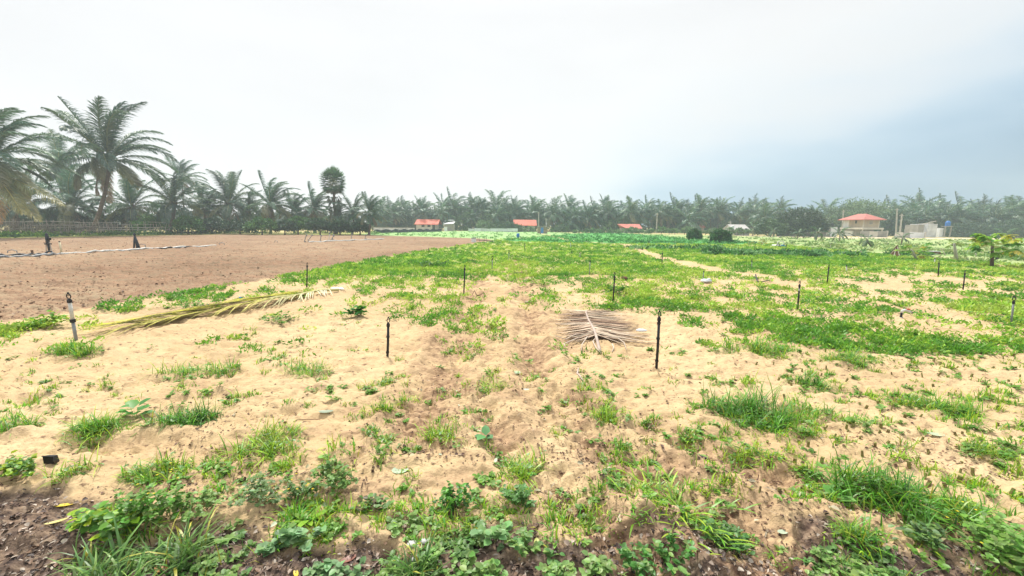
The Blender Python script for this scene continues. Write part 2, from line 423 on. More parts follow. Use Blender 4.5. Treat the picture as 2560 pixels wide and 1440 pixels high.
# ------------------------------------------------------------------ the ground, one sheet to the horizon, cut into its named fields
def ground_mat(name):
    m, t, o = mat_new(name); n = t.nodes.new; l = t.links.new
    a1 = n('ShaderNodeVertexColor'); a1.layer_name = 'cover'
    s1 = n('ShaderNodeSeparateColor'); l(a1.outputs['Color'], s1.inputs[0])
    a2 = n('ShaderNodeVertexColor'); a2.layer_name = 'cover2'
    s2 = n('ShaderNodeSeparateColor'); l(a2.outputs['Color'], s2.inputs[0])
    tcn = n('ShaderNodeTexCoord')
    def noise(scale, det=4, rough=.55, st=(1, 1, 1), rot=0):
        mpn = n('ShaderNodeMapping'); mpn.inputs['Scale'].default_value = st; mpn.inputs['Rotation'].default_value = (0, 0, rot)
        l(tcn.outputs['Object'], mpn.inputs[0])
        x = n('ShaderNodeTexNoise'); x.inputs['Scale'].default_value = scale; x.inputs['Detail'].default_value = det; x.inputs['Roughness'].default_value = rough
        l(mpn.outputs[0], x.inputs['Vector']); return x.outputs['Fac']
    def ramp(f, stops, interp='LINEAR'):
        r = n('ShaderNodeValToRGB'); r.color_ramp.interpolation = interp
        for i, (p, c) in enumerate(stops):
            e_ = r.color_ramp.elements[i] if i < 2 else r.color_ramp.elements.new(p)
            e_.position = p; e_.color = (*c, 1)
        l(f, r.inputs[0]); return r.outputs[0]
    def mixc(f, a, b):
        x = n('ShaderNodeMix'); x.data_type = 'RGBA'
        if hasattr(f, 'links'): l(f, x.inputs[0])
        else: x.inputs[0].default_value = f
        l(a, x.inputs[6]); l(b, x.inputs[7]); return x.outputs[2]
    def mr(f, a, b, c=0, d=1):
        x = n('ShaderNodeMapRange'); x.inputs['From Min'].default_value = a; x.inputs['From Max'].default_value = b
        x.inputs['To Min'].default_value = c; x.inputs['To Max'].default_value = d; l(f, x.inputs['Value']); return x.outputs[0]
    def mul(a, b):
        x = n('ShaderNodeMath'); x.operation = 'MULTIPLY'
        for i, v in enumerate((a, b)):
            if hasattr(v, 'links'): l(v, x.inputs[i])
            else: x.inputs[i].default_value = v
        return x.outputs[0]
    big = noise(.55, 4); mid = noise(4, 5, .6, (1, 1.4, 1)); fine = noise(34, 4, .7); spk = noise(17, 3, .6, (.6, 1.4, 1)); wide = noise(.09, 3)
    streak = noise(3.2, 5, .65, (.22, 1.8, 1), .12)
    sand = ramp(big, [(.3, (.43, .31, .17)), (.5, (.53, .395, .222)), (.72, (.61, .465, .275))])
    sand = mixc(mr(mid, .40, .66, 0, .55), sand, ramp(fine, [(.35, (.33, .215, .13)), (.65, (.55, .40, .245))]))
    dark = ramp(fine, [(.4, (.11, .062, .042)), (.6, (.22, .135, .085))])
    sand = mixc(mr(spk, .60, .68, 0, .8), sand, dark)
    sand = mixc(mr(noise(3.1, 5, .65, (.5, 1.5, 1), .2), .52, .70, 0, .55), sand, ramp(fine, [(.35, (.30, .185, .11)), (.65, (.46, .32, .19))]))
    br = ramp(wide, [(.35, (.18, .132, .084)), (.5, (.27, .20, .13)), (.68, (.365, .28, .182))])
    br = mixc(mr(streak, .40, .60, 0, .8), br, ramp(fine, [(.35, (.24, .135, .085)), (.65, (.36, .225, .14))]))
    br = mixc(mr(spk, .56, .66, 0, .8), br, dark)
    br = mixc(mr(noise(1.1, 6, .7, (.22, 1.9, 1), .1), .50, .64, 0, .6), br, dark)
    soil = ramp(spk, [(.32, (.045, .032, .028)), (.5, (.12, .085, .065)), (.62, (.24, .175, .125)), (.75, (.34, .28, .22))])
    soil = mixc(mr(fine, .42, .62, 0, .5), soil, ramp(mid, [(.4, (.09, .065, .055)), (.6, (.30, .21, .14))]))
    crop = ramp(noise(1.2, 5, .6, (1, .35, 1)), [(.35, (.06, .22, .055)), (.55, (.10, .31, .085)), (.7, (.15, .37, .10))])
    pale = ramp(noise(.8, 5, .6, (.5, 1, 1)), [(.35, (.20, .36, .13)), (.6, (.32, .47, .20))])
    mead = ramp(noise(.35, 5, .6, (.4, 1.2, 1)), [(.34, (.16, .28, .085)), (.48, (.27, .36, .14)), (.62, (.38, .40, .20)), (.74, (.50, .42, .27))])
    road = ramp(noise(.6, 4), [(.35, (.52, .43, .31)), (.65, (.64, .55, .41))])
    under = ramp(mid, [(.35, (.16, .27, .04)), (.65, (.34, .42, .10))])
    c = mixc(s1.outputs[0], sand, br)
    c = mixc(mul(s2.outputs[2], .8), c, under)
    c = mixc(s1.outputs[1], c, crop)
    c = mixc(s1.outputs[2], c, pale)
    c = mixc(s2.outputs[0], c, mead)
    c = mixc(s2.outputs[1], c, road)
    a3 = n('ShaderNodeVertexColor'); a3.layer_name = 'cover3'
    s3 = n('ShaderNodeSeparateColor'); l(a3.outputs['Color'], s3.inputs[0])
    c = mixc(s3.outputs[0], c, soil)
    c = mixc(mul(s3.outputs[1], .8), c, sand)
    # churned, damper earth at the bottom of ruts
    c = mixc(mul(s3.outputs[2], .85), c, ramp(spk, [(.38, (.15, .085, .055)), (.5, (.33, .21, .13)), (.65, (.50, .35, .21))]))
    b = n('ShaderNodeBsdfPrincipled'); b.inputs['Roughness'].default_value = .95; b.inputs['Specular IOR Level'].default_value = .1
    l(c, b.inputs['Base Color'])
    ad = n('ShaderNodeMath'); ad.operation = 'ADD'; l(mul(fine, .35), ad.inputs[0]); l(mid, ad.inputs[1])
    bp = n('ShaderNodeBump'); bp.inputs['Strength'].default_value = .9; bp.inputs['Distance'].default_value = .045
    l(ad.outputs[0], bp.inputs['Height']); l(bp.outputs[0], b.inputs['Normal'])
    l(b.outputs[0], o.inputs['Surface'])
    return m
M['ground'] = ground_mat('field_soil')
rs = [0.0]; r_ = .45
while r_ < 75: rs.append(r_); r_ *= 1.0062
while r_ < 1500: rs.append(r_); r_ *= 1.05
rs.append(1500.)
rs = np.array(rs)
az = np.concatenate([np.arange(-180, -62, 4.0), np.arange(-62, 62, .17), np.arange(62, 180.1, 4.0)])
az = np.radians(az[:-1] if az[-1] >= 180 else az)
RR, AA = np.meshgrid(rs, az, indexing='ij')
gx = RR * np.sin(AA); gy = RR * np.cos(AA)
gm = masks(gx, gy)
gz = H(gx, gy, gm)
gz[0, :] = gz[0, :].mean()
nr, na = gx.shape
idx = np.arange(nr * na).reshape(nr, na)
q = np.stack([idx[:-1, :], idx[1:, :], np.roll(idx, -1, 1)[1:, :], np.roll(idx, -1, 1)[:-1, :]], -1).reshape(-1, 4)[:, ::-1]
# undergrowth colour where plants grow densely, and rut mask
def cover_density(x, y):
    """how much of the ground weeds cover, 0..1, read off the photograph"""
    px, py = proj(x, y)
    d = np.hypot(x, y)
    base = np.interp(py, [575, 600, 625, 650, 668, 690, 720, 760, 820, 900, 1000, 1200, 1440],
                         [1.0, 1.0, 1.0, .96, .76, .50, .34, .27, .24, .22, .18, .16, .22])
    right = ss(1550, 2150, px)
    base = base + right * np.interp(py, [640, 670, 690, 740, 800, 850, 900, 1000, 1100, 1300], [.0, -.25, -.10, .0, -.02, .05, .14, .12, .04, 0])
    left = 1 - ss(820, 1130, px)
    base = base + left * np.interp(py, [600, 650, 690, 720, 760, 820, 1000], [.2, .2, .05, -.12, -.18, -.12, -.06])
    base = base - np.exp(-(((px - 1500) / 150) ** 2 + ((py - 824) / 42) ** 4)) * .8 - .5 * np.exp(-((py - (830 - .17 * (px - 330))) / 14) ** 2) * (px > 280) * (px < 880)
    for cx, cy, rx, ry, s_ in DENS:
        base = base + s_ * np.exp(-(((px - cx) / rx) ** 2 + ((py - cy) / ry) ** 2))
    return base
DENS = [(1000, 665, 170, 22, .55), (1350, 650, 160, 18, -.15), (1300, 720, 260, 22, -.15), (1720, 690, 180, 22, .06), (1900, 860, 90, 26, .15), (2120, 765, 130, 22, .14),
        (2400, 885, 170, 34, .18), (2130, 890, 100, 26, .15), (2230, 975, 260, 45, .05), (1150, 815, 130, 25, .15), (1230, 860, 100, 200, -.10), (2250, 705, 300, 16, -.2), (1620, 745, 110, 20, .2),
        (1250, 670, 90, 12, -.15), (1420, 830, 60, 60, .05), (1750, 1010, 200, 60, -.05), (600, 830, 500, 30, -.15), (1400, 1180, 160, 60, -.18), (1100, 1150, 120, 40, -.15), (480, 735, 260, 18, .1),
        (2000, 930, 60, 20, .25), (2330, 700, 300, 14, -.12), (1500, 870, 140, 30, .1), (1950, 690, 200, 14, .1)]
def weedy(x, y, m=None):
    """local patchiness on top of the density: >0 where something grows"""
    f = fbm(x * 1.3, y * 1.3, 41, 4) * .55 + .35 * fbm(x * .38, y * .38, 47, 2)
    v = cover_density(x, y) - .5 + f * .62 + .55 * fbm(x * 4.2, y * 4.2, 44, 2)
    if m is None: m = masks(x, y)
    return v - 2 * m['plough'] - 2 * m['road'] - .9 * m['path']
gw = np.clip(weedy(gx, gy, gm) * 1.4 + .25, 0, 1) * ss(5, 16, RR) * (1 - ss(60, 90, RR) * .6)
rut = np.zeros_like(gx)
for pts, wd, dp in RUTS[:4]:
    dd, _ = dline(pts, gx, gy)
    rut = np.maximum(rut, np.exp(-(dd / (wd * 1.6)) ** 2) * ss(-.2, .15, fbm(gx * 3, gy * 3, 61, 3)))
    if wd > .19: rut = np.maximum(rut, .9 * np.exp(-(dd / .85) ** 2) * ss(.02, .30, fbm(gx * 2.6, gy * 2.6, 63, 4)))
cov = np.stack([gm['plough'], gm['crop'], gm['pale'], np.ones_like(gx)], -1).reshape(-1, 4)
cov2 = np.stack([gm['meadow'], gm['road'], gw, np.ones_like(gx)], -1).reshape(-1, 4)
cov3 = np.stack([gm['soil'], gm['path'], rut, np.ones_like(gx)], -1).reshape(-1, 4)
V = np.stack([gx, gy, gz], -1).reshape(-1, 3)
reg = np.zeros(nr * na, int)
for k, nm in enumerate(('plough', 'crop', 'pale', 'meadow', 'road'), 1):
    reg[gm[nm].ravel() > .5] = k
fr = reg[q[:, 0]]
names = ['ground', 'ploughed_field', 'crop_field', 'grass_field', 'meadow', 'dirt_road']
for k, nm in enumerate(names):
    fq = q[fr == k]
    if not len(fq): continue
    used, inv = np.unique(fq, return_inverse=True)
    me = mesh_np(nm, V[used], inv.reshape(-1, 4), None, True, [('cover', cov[used]), ('cover2', cov2[used]), ('cover3', cov3[used])])
    tag(obj(nm, me, M['ground']), kind='structure')
# ------------------------------------------------------------------ plant generators (numpy triangle soups)
def unit(v): return v / np.maximum(np.linalg.norm(v, axis=-1, keepdims=True), 1e-9)
def blades(acc, base, az_, length, width, lean, curl, col, seg=3, tipcol=1.25):
    """arching grass blades; all inputs are arrays of n"""
    n = len(base)
    hd = np.stack([np.cos(az_), np.sin(az_), np.zeros(n)], -1)
    sdv = np.stack([-np.sin(az_), np.cos(az_), np.zeros(n)], -1)
    p = base.copy(); ang = lean.copy(); rows = []; cs = []
    for k in range(seg + 1):
        t = k / seg
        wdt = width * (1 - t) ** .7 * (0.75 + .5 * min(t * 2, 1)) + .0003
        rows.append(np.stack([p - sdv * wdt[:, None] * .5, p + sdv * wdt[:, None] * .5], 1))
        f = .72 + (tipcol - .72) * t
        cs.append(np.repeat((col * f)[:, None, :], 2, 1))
        step = length / seg
        p = p + (hd * np.sin(ang)[:, None] + np.array([0, 0, 1.]) * np.cos(ang)[:, None]) * step[:, None]
        ang = ang + curl / seg
    Vv = np.concatenate(rows, 1); K = np.concatenate(cs, 1)
    m = 2 * (seg + 1)
    t_ = []
    for k in range(seg):
        a = 2 * k; t_ += [(a, a + 1, a + 3), (a, a + 3, a + 2)]
    T = np.arange(n)[:, None, None] * m + np.array(t_)[None]
    acc.add(Vv, T, K)
def leaves(acc, base, dirv, up, length, width, col, cup=.15):
    """pointed-oval leaves: base point, direction, face normal hint"""
    n = len(base)
    d = unit(dirv); s_ = unit(np.cross(d, up)); u = np.cross(s_, d)
    L_ = length[:, None]; W = width[:, None]
    pts = [base, base + d * L_ * .3 + s_ * W * .5 + u * W * cup, base + d * L_ * .3 - s_ * W * .5 + u * W * cup,
           base + d * L_ * .72 + s_ * W * .40 + u * W * cup * .6, base + d * L_ * .72 - s_ * W * .40 + u * W * cup * .6, base + d * L_ - u * L_ * .08, base + d * L_ * .5]
    Vv = np.stack(pts, 1)
    K = np.repeat(col[:, None, :], 7, 1).copy(); K[:, 6] *= .85; K[:, 0] *= .9
    T = np.arange(n)[:, None, None] * 7 + np.array([(0, 1, 6), (1, 3, 6), (3, 5, 6), (5, 4, 6), (4, 2, 6), (2, 0, 6)])[None]
    acc.add(Vv, T, K)
def quads(acc, base, dirv, up, length, width, col):
    n = len(base)
    d = unit(dirv); s_ = unit(np.cross(d, up)); L_ = length[:, None]; W = width[:, None]
    Vv = np.stack([base, base + d * L_ * .45 + s_ * W * .5, base + d * L_, base + d * L_ * .45 - s_ * W * .5], 1)
    T = np.arange(n)[:, None, None] * 4 + np.array([(0, 1, 2), (0, 2, 3)])[None]
    acc.add(Vv, T, np.repeat(col[:, None, :], 4, 1))
def cvar(n, c, v=.18, hue=.12):
    c = np.array(c)[None] * (1 + rng.uniform(-v, v, (n, 1)))
    return np.clip(c * (1 + rng.uniform(-hue, hue, (n, 3))), .003, .95)
GREEN = (.14, .33, .018); LIME = (.32, .49, .03); DEEP = (.05, .18, .012); SAGE = (.23, .38, .10); YELL = (.46, .44, .06); FRESH = (.12, .36, .035)

def grass_tuft(acc, x, y, r, h, n, cols=(GREEN, LIME), wd=.006, seg=3, spread=1.0, flat=0.0):
    """one clump of grass, r = footprint radius, h = blade length"""
    a = rng.uniform(0, 2 * np.pi, n); rr = r * np.sqrt(rng.uniform(0, 1, n)) * .75
    bx = x + rr * np.cos(a); by = y + rr * np.sin(a) * .7
    base = np.stack([bx, by, HF(bx, by) - .004], -1)
    aa = a + rng.normal(0, .7, n)
    k = rng.integers(0, len(cols), n)
    col = np.array(cols)[k] * rng.uniform(.7, 1.3, (n, 1)) * rng.uniform(.9, 1.1, (n, 3))
    dry = rng.uniform(0, 1, n) < .06
    col[dry] = np.array(YELL) * rng.uniform(.7, 1.1, (dry.sum(), 1))
    nc = max(1, n // 28); k2 = rng.integers(0, nc, n)
    ca = rng.uniform(0, 2 * np.pi, nc); cr_ = r * np.sqrt(rng.uniform(0, 1, nc)) * (nc > 1); hs_ = rng.uniform(.45, 1.25, nc)
    j_ = rng.normal(0, .022 + .10 * r, (n, 2))
    bx = x + cr_[k2] * np.cos(ca[k2]) + j_[:, 0]; by = y + cr_[k2] * np.sin(ca[k2]) * .7 + j_[:, 1]
    base = np.stack([bx, by, HF(bx, by) - .004], -1)
    aa = rng.uniform(0, 2 * np.pi, n)
    ln = h * rng.uniform(.25, 1.0, n) ** .8 * hs_[k2] * 1.15
    lean = rng.uniform(.05, 1.15, n) * spread + flat
    curl = rng.uniform(.2, 1.9, n)
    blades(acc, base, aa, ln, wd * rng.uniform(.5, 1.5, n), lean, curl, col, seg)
    nl_ = n // 5
    if nl_ > 6 and wd < .0105:
        kk = rng.integers(0, n, nl_); a2 = rng.uniform(0, 2 * np.pi, nl_)
        lp = base[kk] + np.stack([rng.normal(0, .02, nl_), rng.normal(0, .02, nl_), h * rng.uniform(.02, .45, nl_)], -1)
        ll_ = rng.uniform(.014, .04, nl_)
        leaves(acc, lp, np.stack([np.cos(a2), np.sin(a2), rng.uniform(-.2, .6, nl_)], -1), np.tile([0, 0, 1.], (nl_, 1)), ll_, ll_ * .6, cvar(nl_, (.12, .27, .05), .25))
def leafy_weed(acc, x, y, r, h, n, col=SAGE, lf=.03, oval=.7, col2=None):
    """small bushy weed: oval leaves on short stems through a low dome"""
    ns = max(3, n // 9)
    sa = rng.uniform(0, 2 * np.pi, ns); sl = rng.uniform(.35, 1, ns)
    z0 = float(HF(np.array([x]), np.array([y]))[0])
    tip = np.stack([x + r * sl * np.cos(sa), y + r * sl * np.sin(sa) * .8, z0 + h * (1.05 - .75 * sl ** 2) * rng.uniform(.7, 1.1, ns)], -1)
    b0 = np.array([x, y, z0 - .003])
    # stems as thin blades
    d = tip - b0; ln = np.linalg.norm(d, axis=1)
    quads(acc, np.repeat(b0[None], ns, 0), d, np.tile([0.3, 1., 0.2], (ns, 1)), ln, np.full(ns, .004), cvar(ns, (.16, .2, .06)))
    k = rng.integers(0, ns, n); t = rng.uniform(.25, 1.02, n) ** .7
    p = b0 + d[k] * t[:, None]
    p[:, 2] = z0 + (p[:, 2] - z0) * (1 + .2 * (1 - t))
    a = rng.uniform(0, 2 * np.pi, n)
    dv = np.stack([np.cos(a), np.sin(a), rng.uniform(-.25, .6, n)], -1)
    c = cvar(n, col, .25); 
    if col2 is not None:
        mk = rng.uniform(0, 1, n) < .4; c[mk] = cvar(mk.sum(), col2, .2)
    up = np.tile([0, 0, 1.], (n, 1)) + rng.normal(0, .25, (n, 3))
    l_ = lf * rng.uniform(.55, 1.3, n)
    leaves(acc, p, dv, up, l_, l_ * oval, c)
def broad_plant(acc, x, y, n, lf, h, col=FRESH, oval=.75, rise=.5):
    z0 = float(HF(np.array([x]), np.array([y]))[0])
    a = np.arange(n) * 2.4 + rng.uniform(0, 1); b0 = np.array([x, y, z0])
    t = np.linspace(.25, 1, n)
    stem = np.stack([np.cos(a) * .25 * h, np.sin(a) * .25 * h, h * t], -1)
    quads(acc, np.repeat(b0[None], n, 0), stem, np.tile([.2, 1., .1], (n, 1)), np.linalg.norm(stem, axis=1), np.full(n, .008), cvar(n, (.2, .3, .08)))
    dv = np.stack([np.cos(a), np.sin(a), rng.uniform(-.1, rise, n)], -1)
    l_ = lf * rng.uniform(.7, 1.15, n)
    leaves(acc, b0 + stem, dv, np.tile([0, 0, 1.], (n, 1)), l_, l_ * oval, cvar(n, col, .15), .12)
def sprawl(acc, x, y, r, n):
    """creeping grass: runners with alternate strap leaves"""
    z0 = float(HF(np.array([x]), np.array([y]))[0])
    for i in range(n):
        a = rng.uniform(0, 2 * np.pi); ln = r * rng.uniform(.5, 1); el = rng.uniform(.08, .45)
        m = 9; t = np.linspace(0, 1, m)
        px_ = x + np.cos(a) * ln * t; py_ = y + np.sin(a) * ln * t
        pz = z0 + ln * (el * t - .35 * el * t * t) + .01
        pts = np.stack([px_, py_, pz], -1)
        dd = np.diff(pts, axis=0)
        quads(acc, pts[:-1], dd, np.tile([0, 0, 1.], (m - 1, 1)), np.linalg.norm(dd, axis=1) * 1.15, np.full(m - 1, .008), cvar(m - 1, (.22, .36, .07)))
        sgn = np.where(np.arange(m) % 2 == 0, 1, -1)
        aa = a + sgn * rng.uniform(.3, .9, m)
        blades(acc, pts, aa, r * .38 * rng.uniform(.6, 1.1, m), np.full(m, .013), rng.uniform(.7, 1.15, m), rng.uniform(.3, .9, m), cvar(m, LIME if i % 2 else GREEN, .2), 4)

# ------------------------------------------------------------------ the single plants one can point to
def pxr(px, py, rx):
    x, y = P(px, py); s_ = np.hypot(y, CAM_H) / FPX
    return x, y, rx * s_
TUFTS = [  # px, py (base), half width px, height px, blades, colours, label
 (200, 878, 66, 42, 420, 'g', 'green grass clump hiding the foot of the leaning white sprinkler post'),
 (770, 930, 50, 58, 260, 'g', 'grass tuft with arching blades left of the short black sprinkler post'),
 (470, 922, 46, 45, 240, 'g', 'bright grass tuft, left one of a pair in the sand below the fallen green frond'),
 (562, 922, 42, 42, 220, 'g', 'bright grass tuft, right one of a pair in the sand below the fallen green frond'),
 (240, 1072, 78, 62, 520, 'g', 'wide grass clump on the left side of the young cabbage-like plant'),
 (470, 1050, 80, 66, 680, 'd', 'thick rounded dark green grass clump right of the young cabbage-like plant'),
 (20, 1062, 55, 55, 330, 'g', 'grass clump cut by the left picture edge above the black plastic pot'),
 (680, 1115, 85, 75, 430, 'l', 'large loose grass clump with a broad leaf at its tip, in open sand'),
 (952, 1095, 34, 44, 190, 'g', 'small compact grass tuft alone in the middle sand'),
 (960, 955, 34, 32, 150, 'l', 'pale thin grass tuft below the short black sprinkler post'),
 (1100, 1085, 52, 52, 150, 'l', 'thin yellow-green grass with long wispy blades beside the wheel rut'),
 (1318, 1175, 62, 66, 190, 'l', 'yellow-green grass ring with drooping blades right of the pale round leaf'),
 (1525, 1050, 52, 52, 210, 'l', 'loose bright grass tuft on the right bank of the wheel rut'),
 (1225, 965, 42, 32, 170, 'l', 'small mixed grass tuft between the two wheel ruts'),
 (1885, 1035, 120, 85, 1100, 'd', 'largest dark green grass mound in the right middle sand'),
 (1700, 1090, 45, 36, 150, 'l', 'small flattened grass tuft left of the black twig'),
 (1880, 1140, 60, 50, 230, 'l', 'spiky light green tuft below the dark green grass mound'),
 (2025, 960, 56, 42, 320, 'd', 'rounded grass clump just above and right of the dark green mound'),
 (1900, 880, 90, 50, 620, 'g', 'broad grass clump right of the tallest black sprinkler post'),
 (2130, 905, 85, 46, 560, 'g', 'broad lime grass clump in front of the long right-hand grass bank'),
 (2250, 1260, 120, 110, 900, 'd', 'biggest grass clump of the lower right foreground with tall seed stalks'),
 (2420, 1300, 80, 80, 380, 'g', 'grass clump leaning over the bank next to the biggest lower right clump'),
 (2460, 1125, 62, 50, 330, 'l', 'pale grass clump near the right picture edge in open sand'),
 (2150, 1345, 62, 60, 240, 'g', 'fan-shaped grass tuft at the edge of the dark soil, lower right'),
 (2340, 1010, 90, 55, 560, 'g', 'shaggy grass clump on the right, between sand furrows'),
 (1800, 960, 26, 16, 60, 'l', 'tiny grass sprig above the dark green mound'),
 (300, 1425, 170, 130, 300, 'b', 'tall broad-bladed grass at the bottom edge of the picture, lower left'),
 (1020, 1425, 70, 100, 90, 'b', 'thin tall grass stalks at the bottom edge, right of the lower left grass'),
 (490, 1170, 44, 50, 60, 'l', 'thin yellowish grass sprig above the yellow-flowered bush'),
 (180, 1195, 46, 60, 120, 'l', 'small yellow-green tuft right of the black plastic pot'),
 (360, 1195, 70, 60, 230, 'g', 'grass tuft behind the yellow-flowered bush'),
 (2080, 1040, 90, 48, 420, 'g', 'ragged low grass strip right of the dark green mound'),
]
CS = {'g': (GREEN, LIME, FRESH), 'd': (DEEP, GREEN, FRESH), 'l': (LIME, GREEN, LIME), 'b': ((.12, .26, .05), (.20, .34, .08), (.08, .20, .03))}
def local(o_acc, name, mat, x, y, label, cat, group=None):
    """finish a plant: its mesh is moved to its own foot"""
    z = float(HF(np.array([x]), np.array([y]))[0])
    off = np.array([x, y, z])
    o_acc.V = [v - off for v in o_acc.V]
    o = o_acc.build(name, mat, None, (x, y, z))
    return tag(o, label, cat, group)
for (px, py, rx, hh, n, cs, lab) in TUFTS:
    x, y, r = pxr(px, py, rx); s_ = r / rx
    a = Acc()
    wd = .011 if cs == 'b' else (.007 if y < 5 else .009)
    m = max(1, int(rx / 28))
    for j in range(m):
        f = (j + .5) / m * 2 - 1 if m > 1 else 0
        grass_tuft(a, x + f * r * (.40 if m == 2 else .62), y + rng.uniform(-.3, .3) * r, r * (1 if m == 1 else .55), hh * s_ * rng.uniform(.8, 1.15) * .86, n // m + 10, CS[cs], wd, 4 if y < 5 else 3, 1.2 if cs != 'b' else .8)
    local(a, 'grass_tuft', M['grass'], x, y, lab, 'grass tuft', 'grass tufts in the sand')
WEEDS = [ # px,py,rx,h,n,leaf,oval,col,col2,label
 (390, 1300, 88, 125, 560, .026, .8, SAGE, FRESH, 'tall bushy weed dotted with tiny yellow flowers, lower left'),
 (250, 1335, 95, 75, 170, .045, .85, (.12, .30, .04), LIME, 'vine with large heart-shaped leaves at the lower left'),
 (490, 1275, 60, 60, 240, .026, .8, SAGE, None, 'pale low weed right of the yellow-flowered bush'),
 (650, 1255, 62, 66, 300, .026, .7, (.17, .28, .10), None, 'grey-green feathery weed on the sand lip, left one'),
 (750, 1240, 50, 56, 260, .022, .6, (.12, .24, .06), None, 'dark feathery weed on the sand lip with a yellow flower at its top'),
 (830, 1215, 62, 62, 300, .028, .8, (.15, .29, .07), SAGE, 'upright leafy weed on the sand lip above the pale broad leaves'),
 (930, 1262, 46, 36, 110, .030, .8, (.15, .27, .08), (.16, .12, .06), 'weed with some withered brown leaves on the sand lip'),
 (1140, 1265, 52, 66, 260, .028, .7, (.06, .19, .03), FRESH, 'dense dark green weed on the sand lip near the centre'),
 (1010, 1310, 50, 46, 130, .034, .85, SAGE, None, 'small pale round-leaved weed in the dark soil left of centre'),
 (1290, 1262, 46, 52, 200, .028, .7, (.11, .26, .06), None, 'small dark weed at the edge of the sand near the centre'),
 (730, 1350, 75, 52, 110, .044, .9, (.22, .40, .17), None, 'pale round-leaved sprawling plant in the dark soil, left of centre'),
 (1230, 1345, 55, 50, 70, .050, .8, (.24, .42, .16), None, 'seedling with broad pale leaves in the dark soil at the centre'),
 (1340, 1375, 95, 40, 230, .032, .7, SAGE, (.14, .30, .08), 'mat of pale leafy weeds below the reddish seedlings'),
 (1640, 1385, 105, 60, 330, .032, .7, (.09, .27, .05), SAGE, 'bright green leafy weed mat at the bottom, right of centre'),
 (1480, 1420, 80, 42, 190, .034, .75, SAGE, None, 'grey-green leafy weed patch at the bottom edge, right of centre'),
 (1810, 1335, 66, 50, 240, .028, .6, (.11, .25, .07), None, 'fine-leaved weed at the right end of the weed line'),
 (2500, 1385, 130, 80, 620, .036, .75, (.18, .38, .06), SAGE, 'large leafy bush with tiny yellow flowers, lower right corner'),
 (2310, 1345, 66, 42, 230, .034, .7, (.12, .22, .08), SAGE, 'dull green ground weed left of the lower right bush'),
 (40, 1180, 80, 60, 280, .032, .8, (.13, .28, .06), LIME, 'leafy weed at the left edge beside the black plastic pot'),
 (1200, 1420, 75, 42, 170, .036, .8, SAGE, (.14, .3, .06), 'round-leaved weed patch at the bottom edge near the centre'),
 (840, 1415, 80, 36, 150, .036, .85, (.22, .38, .16), None, 'pale leafy patch at the bottom edge, left of centre'),
 (1240, 820, 34, 26, 90, .06, .6, LIME, None, 'small lime weed above the left wheel rut'),
 (115, 818, 52, 36, 260, .060, .7, LIME, FRESH, 'yellow-green weed bush at the edge of the ploughed field'),
 (485, 775, 46, 42, 300, .045, .6, FRESH, GREEN, 'round leafy weed on the ploughed field edge behind the fallen frond'),
 (705, 800, 56, 30, 300, .05, .5, GREEN, DEEP, 'dense weed at the pale end of the fallen green frond'),
 (885, 790, 36, 26, 70, .11, .7, (.10, .30, .09), FRESH, 'broad-leaved weed right of the fallen frond'),
 (1545, 735, 40, 30, 260, .07, .5, DEEP, GREEN, 'dark bushy weed right of the black post behind the dry frond'),
 (1085, 665, 60, 22, 320, .08, .6, (.03, .13, .03), DEEP, 'dark green weed cluster left of the farther black post'),
 (1340, 712, 38, 22, 200, .07, .5, GREEN, LIME, 'low weed clump in the sand between the two middle posts'),
]
for (px, py, rx, hh, n, lf, ov, c1, c2, lab) in WEEDS:
    x, y, r = pxr(px, py, rx); s_ = r / rx
    a = Acc(); m = max(1, int(rx / 32))
    for j in range(m):
        f = (j + .5) / m * 2 - 1 if m > 1 else 0
        leafy_weed(a, x + f * r * .6, y + rng.uniform(-.4, .4) * r * .6, r * (1 if m == 1 else .62), hh * s_ * rng.uniform(.75, 1.1), n // m + 8, c1, lf, ov, c2)
    if 'yellow flower' in lab:
        k = 9; aa = rng.uniform(0, 6.28, k); fls = []
        for j in range(k):
            p = np.array([x + r * .8 * math.cos(aa[j]) * rng.uniform(.2, 1), y + r * .6 * math.sin(aa[j]), hh * s_ * rng.uniform(.6, 1.02)])
            ang = np.arange(5) * 1.2566
            fl_a = Acc(); fls.append(fl_a)
            leaves(fl_a, np.repeat(p[None], 5, 0), np.stack([np.cos(ang), np.sin(ang), np.full(5, .5)], -1), np.tile([0, 0, 1.], (5, 1)), np.full(5, .008), np.full(5, .007), cvar(5, (.75, .60, .02), .1))
    o = local(a, 'leafy_weed', M['weed'], x, y, lab, 'weed', 'leafy weeds')
    if 'yellow flower' in lab:
        L_ = np.array(o.location); 
        for fl_a in fls:
            fl_a.V = [v - np.array([L_[0], L_[1], 0]) for v in fl_a.V]; fl_a.build('flower', M['weed'], o)
for (px, py, n, lf, h, col, lab) in [
 (338, 1040, 10, .12, .12, (.12, .34, .08), 'young cabbage-like plant with broad upright leaves between two grass clumps'),
 (1215, 1103, 5, .085, .05, (.12, .32, .12), 'small seedling with three round dark leaves in the middle sand'),
 (2085, 1240, 4, .10, .04, (.22, .45, .10), 'light green seedling of two leaves in the sand left of the big lower right clump'),
 (1320, 1180, 4, .06, .05, (.16, .36, .08), 'tiny leaf rosette inside the grass ring'),
 (770, 1295, 9, .12, .03, (.26, .45, .05), 'yellow-green rosette with strap leaves at the sand edge'),
 (2018, 800, 5, .12, .06, (.20, .42, .05), 'small lime seedling below the black post with a white band')]:
    x, y = P(px, py); a = Acc()
    broad_plant(a, x, y, n, lf, h, col, .35 if 'strap' in lab else .75, .7)
    local(a, 'seedling', M['weed'], x, y, lab, 'seedling')
